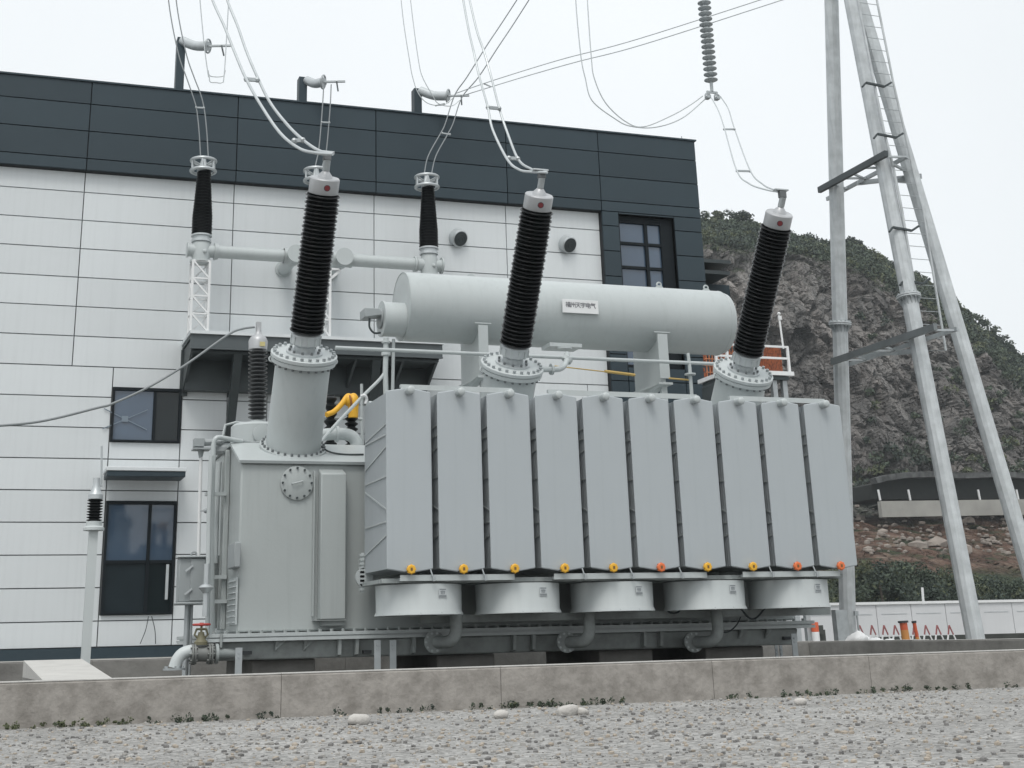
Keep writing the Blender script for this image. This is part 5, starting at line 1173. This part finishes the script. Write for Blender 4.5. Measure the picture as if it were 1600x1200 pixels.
q = MB(); q.cyl(atY(1217, 493, WY), atY(1224, 545, WY), 0.02, 8); q.ball(atY(1217, 490, WY), 0.035, 10); q.cyl(atY(1218, 494, WY), atY(1219, 500, WY), 0.04, 10); q.build('antenna_rod', white, wt)
q = MB(); q.box(wx0+0.05, wx1-0.45, WY+0.4, WY+1.0, zb-1.1, zb-0.13); q.build('tank_box', darksteel, wt, smooth=0, bevel=0.05)

# =================================================================== GANTRY
GX = atY(1324, 950, 32).x
ga = thing('steel_gantry', (GX, 30, 0), 'tall galvanised tubular gantry of three leaning legs at the right', 'gantry')
def leg(pA, pB, r0, r1, name='leg'):
    MB().cyl(pA, pB, r0, 12, r1).build(name, polegalv, ga, smooth=20)
g1a, g1b = Vector((GX, 32.16, 0)), Vector((GX, 28.6, 23.4))
g2a, g2b = Vector((GX, 27.1, 0)), Vector((GX, 28.75, 17.2))
dl = (g1b-g1a).normalized()
leg(g1a, g1b, 0.205, 0.185)
leg(g2a, g2b+(g2b-g2a).normalized()*6, 0.205, 0.18)
g3t = atY(1322, -70, 28.8); g3 = atY(1410, 225, 28.3); d3 = (g3-g3t)
leg(g3+d3*(g3.z/(-d3.z)), g3t, 0.20, 0.185)
def flange(c_, ax, r):
    q = MB(); q.lathe([(r*0.75, -0.16), (r*0.80, -0.06), (r*1.48, -0.03), (r*1.48, 0.0)], c_, ax, 24); q.lathe([(r*1.48, 0.015), (r*1.48, 0.045), (r*0.8, 0.08), (r*0.75, 0.18)], c_, ax, 24)
    f = q.build('flange', polegalv, ga)
    a1, b1, ax1 = frame_of(ax); q = MB()
    for k in range(14):
        t_ = 2*math.pi*k/14; d = a1*math.cos(t_)+b1*math.sin(t_); tn = ax1.cross(d)
        q.prism([c_+d*r-ax1*0.22, c_+d*r*1.42-ax1*0.03, c_+d*r-ax1*0.03], tn*0.015); q.lathe([(0.022, -0.07), (0.022, 0.09)], c_+d*r*1.25, ax1, 6)
    q.build('flange_stiffener', galv, f, smooth=0)
flange(atX(1312.5, 506, GX), dl, 0.2); flange(atX(1420, 464, GX), (g2b-g2a), 0.2)
# crossbeams in depth: U channel outer beam, inner rail and ties
for (pa, pb, w_) in (((1280, 297), (1385, 240), 1.0), ((1300, 562), (1462, 514), 1.25)):
    A = atX(*pa, GX-0.30); B = atX(*pb, GX-0.30); z = (A.z+B.z)/2; A.z = B.z = z
    bmo = MB(); bmo.bar(A, B, 0.10, 0.16); ob = bmo.build('crossbeam', darksteel if pa[0] == 1280 else mat('mid_steel', (0.20, 0.22, 0.225), 0.5, metal=0.2, var=0.1), ga, smooth=0)
    q = MB(); q.bar(A+Vector((0.62, 0.6, -0.02)), B+Vector((0.62, 0, -0.02)), 0.06, 0.10)
    for k in range(7):
        t_ = (k+0.4)/7; P_ = A.lerp(B, t_); q.bar(P_+Vector((0.04, 0, 0)), P_+Vector((0.6, 0.25*(1 if k % 2 else -1), -0.03)), 0.05, 0.05)
    q.build('beam_lacing', galv, ob, smooth=0)
q = MB(); q.bar(atX(1340, 286, GX+0.3), atY(1440, 275, 28.6), 0.07, 0.12); q.bar(atX(1396, 257, GX), atY(1430, 275, 28.6), 0.06, 0.06); q.bar(atX(1340, 555, GX+0.3), atY(1446, 548, 28.6), 0.07, 0.12)
q.prism([atY(1400, 282, 28.5), atY(1418, 270, 28.5), atY(1440, 274, 28.5), atY(1424, 283, 28.5)], (0, 0.1, -0.03)); q.build('side_strut', galv, ga, smooth=0, kind='stuff')
# climbing ladder with brackets
ra = [atY(x, y, 27.9) for x, y in ((1328, -60), (1360, 100), (1365, 126), (1381, 205), (1395, 258), (1409, 328), (1446, 548))]
rb = [atY(x, y, 27.9) for x, y in ((1358, -60), (1390, 100), (1395, 126), (1413, 203), (1428, 273), (1442, 328), (1478, 548))]
q = MB(); q.tube(ra, 0.035, 8); q.tube(rb, 0.03, 8); q.build('ladder_rail', polegalv, ga)
def along(pts, z):
    for a_, b_ in zip(pts, pts[1:]):
        if (a_.z-z)*(b_.z-z) <= 0 and abs(a_.z-b_.z) > 1e-6: return a_.lerp(b_, (z-a_.z)/(b_.z-a_.z))
    return pts[-1]
rung = MB().cyl((0, 0, 0), (1, 0, 0), 0.009, 6)
q0 = None
z = 6.9
while z < 17.6:
    A, B = along(ra, z), along(rb, z); MB().cyl(A, B, 0.009, 6).build('rung', galv, ga); z += 0.33
for (x, y) in ((1353, 131), (1371, 211), (1395, 357), (1412, 440)):
    A = atY(x, y, 27.85); q = MB(); q.bar(A+Vector((-0.12, 0, -0.1)), A+Vector((0.0, 0, 0.03)), 0.06, 0.04); q.bar(A+Vector((0, 0, 0.03)), A+Vector((0.38, 0, 0.0)), 0.06, 0.05); q.bar(A+Vector((0.38, 0, 0.0)), A+Vector((0.55, 0, -0.02)), 0.06, 0.05); q.bar(A+Vector((0.55, 0, -0.02)), A+Vector((0.78, 0, 0.12)), 0.06, 0.05)
    q.build('ladder_bracket', darksteel, ga, smooth=0)
# earthing plate at the foot
q = MB(); p = atX(1303, 950, GX-0.3); q.box(GX-0.55, GX-0.22, 31.7, 31.9, 0, atY(1303, 953, 31.8).z); q.cyl((GX+0.1, 31.75, 0), (GX+0.06, 31.7, atY(1333, 955, 31.8).z), 0.025, 8); q.box(GX+0.0, GX+0.1, 31.68, 31.75, atY(1333, 962, 31.8).z, atY(1333, 955, 31.8).z); q.build('foot_plate', galv, ga, smooth=0)

# =================================================================== CONDUCTORS
def bundle(label, wires, r, spacers=(), m_=alu, group='twin conductors strung overhead', cat='conductor', name='twin_conductor'):
    P0 = atY(*wires[0][-1]); t_ = thing(name, P0, label, cat, group); curves = []
    for wv in wires:
        pts = cat_rom([atY(*q_) for q_ in wv], 8); curves.append(pts)
        MB().tube(pts, r, 8).build('wire', m_, t_)
    for (a_, b_) in spacers:
        A, B = atY(*a_), atY(*b_); q = MB(); q.bar(A, B, r*1.8, r*2.4); q.ball(A, r*2.0, 8); q.ball(B, r*2.0, 8); q.build('spacer', galv, t_)
    return t_
darkwire = mat('weathered_wire', (0.26, 0.28, 0.29), 0.5, metal=0.2, var=0.05)
bundle('thick twin aluminium conductors sweeping down to the left transformer bushing',
       [[(316, -50, 18), (332, 0, 17.4), (350, 40, 17), (366, 80, 16.6), (383, 120, 16.2), (405, 160, 15.7), (437, 207, 15.2), (468, 232, 14.8), (495, 239, 14.45), (520, 241, 14.3)],
        [(341, -50, 18.1), (355, 0, 17.5), (371, 40, 17.1), (385, 80, 16.7), (402, 120, 16.3), (422, 160, 15.8), (449, 195, 15.4), (475, 220, 14.95), (500, 236, 14.5), (521, 240, 14.32)]], 0.0185,
       [((385, 124, 16.2), (402, 125, 16.2)), ((460, 220, 14.95), (473, 219, 14.95))])
bundle('thick twin conductors curving down to the middle transformer bushing',
       [[(715, -50, 17), (731, 40, 16.4), (740, 80, 16.1), (749, 120, 15.9), (762, 166.7, 15.5), (770, 203, 15.3), (793, 249.5, 14.9), (811, 265, 14.6), (830, 268.5, 14.45), (855, 269.5, 14.3)],
        [(723, -50, 17.1), (743, 40, 16.5), (756, 80, 16.2), (767.5, 120, 16.0), (780, 169, 15.6), (793, 208, 15.35), (810, 249.5, 14.95), (829, 263.6, 14.6), (842, 267.5, 14.45), (855, 269, 14.32)]], 0.016,
       [((762.5, 168, 15.5), (780, 169.5, 15.55)), ((795, 247, 14.95), (809, 248, 14.95))])
bundle('thin twin conductors hanging from the suspension insulator to the right transformer bushing',
       [[(1112, 153.5, 20.5), (1122, 172, 19.6), (1131.5, 199, 18.2), (1150.8, 265.5, 15.8), (1170, 286.5, 15.0), (1195, 296, 14.5), (1222, 301, 14.25)],
        [(1126, 151, 20.5), (1138, 170, 19.7), (1147, 199, 18.4), (1171.8, 265.5, 15.9), (1192, 288, 15.1), (1208, 296, 14.6), (1226, 300.5, 14.25)]], 0.0105,
       [((1131.5, 202, 18.1), (1147.5, 202, 18.2)), ((1151.5, 267, 15.8), (1171.8, 267.5, 15.85))])
ly = 21.0
bundle('twin jumper loop sagging between the sky and the suspension insulator',
       [[(897, -50, 21), (901, 20, 21), (908, 90, 21), (914.5, 122, 21), (925, 157, 21), (960, 185, 21), (984.5, 197, 21), (1023, 199, 21), (1065, 185, 21), (1103.5, 153.5, 21)],
        [(915, -50, 21.2), (919, 20, 21.2), (924, 90, 21.2), (928.5, 122, 21.2), (946, 160.5, 21.2), (977.5, 190, 21.2), (1005.5, 198, 21.1), (1047.5, 181.5, 21), (1077, 165, 21), (1098, 150, 21)]], 0.0105)
bundle('twin wires dropping to the left wall bushing, first from the left',
       [[(258, -50, 26), (266, 20, 26), (279, 85, 26), (291, 120, 26), (300, 146, 26), (307, 170, 26), (311, 205, 26), (313.5, 247, 26)], [(270, -50, 26), (278, 20, 26), (291, 84, 26), (303, 120, 26), (313, 146, 26), (319, 170, 26), (323, 205, 26), (325.5, 247, 26)]], 0.0125, m_=darkwire, spacers=
       [((306.5, 168, 26), (318.5, 168.5, 26))])
bundle('twin wires dropping to the middle wall bushing behind the left transformer bushing',
       [[(506, 130, 26), (504, 165, 26), (500, 215, 26), (497, 240, 26), (492, 262, 26)], [(517.5, 132, 26), (516, 165, 26), (512, 215, 26), (509, 240, 26), (503, 262, 26)]], 0.0125, m_=darkwire, spacers=
       [((503, 191, 26), (514.5, 191.5, 26))])
bundle('twin wires slanting from upper right to the right wall bushing',
       [[(840, -50, 25), (788, 30, 25.5), (760, 72, 25.6), (729.9, 120, 25.8), (710.5, 148.6, 26), (696, 192.5, 26), (688.6, 208, 26), (669, 244, 26), (662.7, 272.6, 26)], [(858, -50, 25), (806, 32, 25.5), (778, 74, 25.6), (748, 120, 25.8), (722, 152, 26), (708, 192.5, 26), (699, 210.6, 26), (681, 244, 26), (674, 272.6, 26)]], 0.0125, m_=darkwire, spacers=
       [((691, 208, 26), (703, 210, 26))])
bundle('shallow twin jumper looping under the right roof post insulator',
       [[(622, -50, 26), (630, 30, 26), (640, 95, 26), (644.6, 120, 26), (653.7, 146, 26), (669, 161.6, 26), (692, 164, 26), (708, 153, 26)], [(636, -50, 25.8), (645, 30, 25.8), (654, 95, 25.8), (660, 120, 25.8), (674, 146, 25.8), (684.7, 161.6, 25.8), (705, 165.5, 25.8), (720, 155, 25.8)]], 0.010,
       [((681, 165, 25.9), (694, 162, 25.9))])
bundle('twin line wires running off to the upper right from the roof post',
       [[(712, 146, 26), (740, 136, 25.6), (788, 120, 25), (880, 92, 24), (1000, 60, 22.6), (1280, -30, 20)], [(724, 149, 26), (760, 138, 25.4), (819, 120, 24.8), (900, 97, 23.8), (1010, 68, 22.4), (1290, -22, 19.8)]], 0.010,
       [((757, 131, 25.4), (766, 135, 25.4))])
bundle('U-shaped spare jumper end hanging at the top left',
       [[(308, -50, 24), (318, 60, 24), (325, 115, 24), (327, 120, 24), (328.5, 128, 24), (337, 129, 24), (346.5, 129, 24), (350, 120, 24), (354, 60, 24), (360, -50, 24)], [(325, 110, 24.1), (329, 119, 24.1), (348, 119, 24.1), (352, 110, 24.1)]], 0.010)
bundle('long thin cable from the grey-shed bushing sagging off to the left',
       [[(-40, 668, 16.2), (60, 659, 16.4), (153, 637, 16.6), (175, 631, 16.6), (230, 606, 16.7), (290, 570, 16.8), (355, 524, 16.9), (378, 514, 17), (398, 511, 17)]], 0.014, name='cable', group='cables', m_=mat('grey_cable', (0.22, 0.24, 0.245), 0.5, var=0.05))
# suspension insulator string in the sky
si = thing('suspension_insulator', atY(1112, 150, 20.8), 'suspension insulator hanging in the sky above the right bushing', 'insulator')
zA = atY(1112, 138, 20.8)
insulator(zA, zA+Vector((0, 0, 1.9)), 0.125, 'insulator_disc', (galv,), si, 15)
q = MB(); q.cyl(zA-Vector((0, 0, 0.06)), zA, 0.03, 8); q.bar(zA+Vector((-0.11, 0, -0.08)), zA+Vector((0.11, 0, -0.08)), 0.03, 0.04)
for s_ in (-1, 1): q.torus(zA+Vector((s_*0.095, 0, -0.16)), (0, 1, 0), 0.05, 0.018, 16, 6); q.bar(zA+Vector((s_*0.095, -0.06, -0.19)), zA+Vector((s_*0.095, 0.06, -0.19)), 0.07, 0.05); q.cyl(zA+Vector((s_*0.095, 0, -0.13)), zA+Vector((s_*0.095, 0, -0.08)), 0.015, 6)
q.build('yoke_clamp', galv, si)

# surge arrester at the far left edge
sp_ = atY(146, 830, 17.0)
sa = thing('surge_arrester', (sp_.x, 17, 0), 'black-shed surge arrester on a pale post at the far left', 'arrester')
z0_, z1_ = atY(146, 815, 17).z, atY(146, 780, 17).z; q = MB(); prof = []; h = z1_-z0_
for k in range(8): prof += [(0.055, h*k/8), (0.09, h*(k+.45)/8), (0.09, h*(k+.6)/8), (0.055, h*(k+.9)/8)]
prof += [(0.055, h)]; q.lathe(prof, (sp_.x, 17, z0_), (0, 0, 1), 24); q.build('shed_column', blackp, sa)
q = MB(); q.lathe([(0.085, 0), (0.085, 0.05), (0.06, 0.09), (0.04, 0.16), (0.04, 0.24)], (sp_.x, 17, z1_), (0, 0, 1), 20); q.build('head', alu, sa)
q = MB(); q.lathe([(0.12, 0), (0.12, 0.03), (0.09, 0.05), (0.09, 0.10)], (sp_.x, 17, z0_-0.10), (0, 0, 1), 20); q.box(sp_.x-0.05, sp_.x+0.05, 16.95, 17.05, 0.0, z0_-0.10); q.build('post', whitepaint, sa)
q = MB(); q.cyl((atY(160, 750, 17).x, 17.1, z1_+0.15), (atY(160, 695, 17).x, 17.1, atY(160, 695, 17).z), 0.012, 8); q.bar((sp_.x, 17.1, z1_+0.18), (atY(160, 750, 17).x+0.01, 17.1, z1_+0.18), 0.02, 0.02); q.build('riser_rod', alu, sa)
# drooping wires at the door sill
for (a_, b_) in (((232, 963), (219, 1006)), ((237, 963), (243, 1006))):
    q = MB(); A, B = atY(*a_, YB-0.08), atY(*b_, YB-0.12); q.tube(cat_rom([A, A.lerp(B, .5)+Vector((0.02, -0.03, 0.0)), B], 5), 0.008, 6)
    tag(q.build('loose_wire', darksteel, org=A), 'thin loose wire hanging from the door sill, ' + ('left of two' if a_[0] == 232 else 'right of two'), 'wire', 'loose wires under the door')

for o in bpy.data.objects:
    if o.parent and (o.name.startswith(('bolt_ring', 'tie_strip', 'clamp_ring', 'flange_stiffener', 'beam_lacing', 'fan_guard'))): o['kind'] = 'stuff'
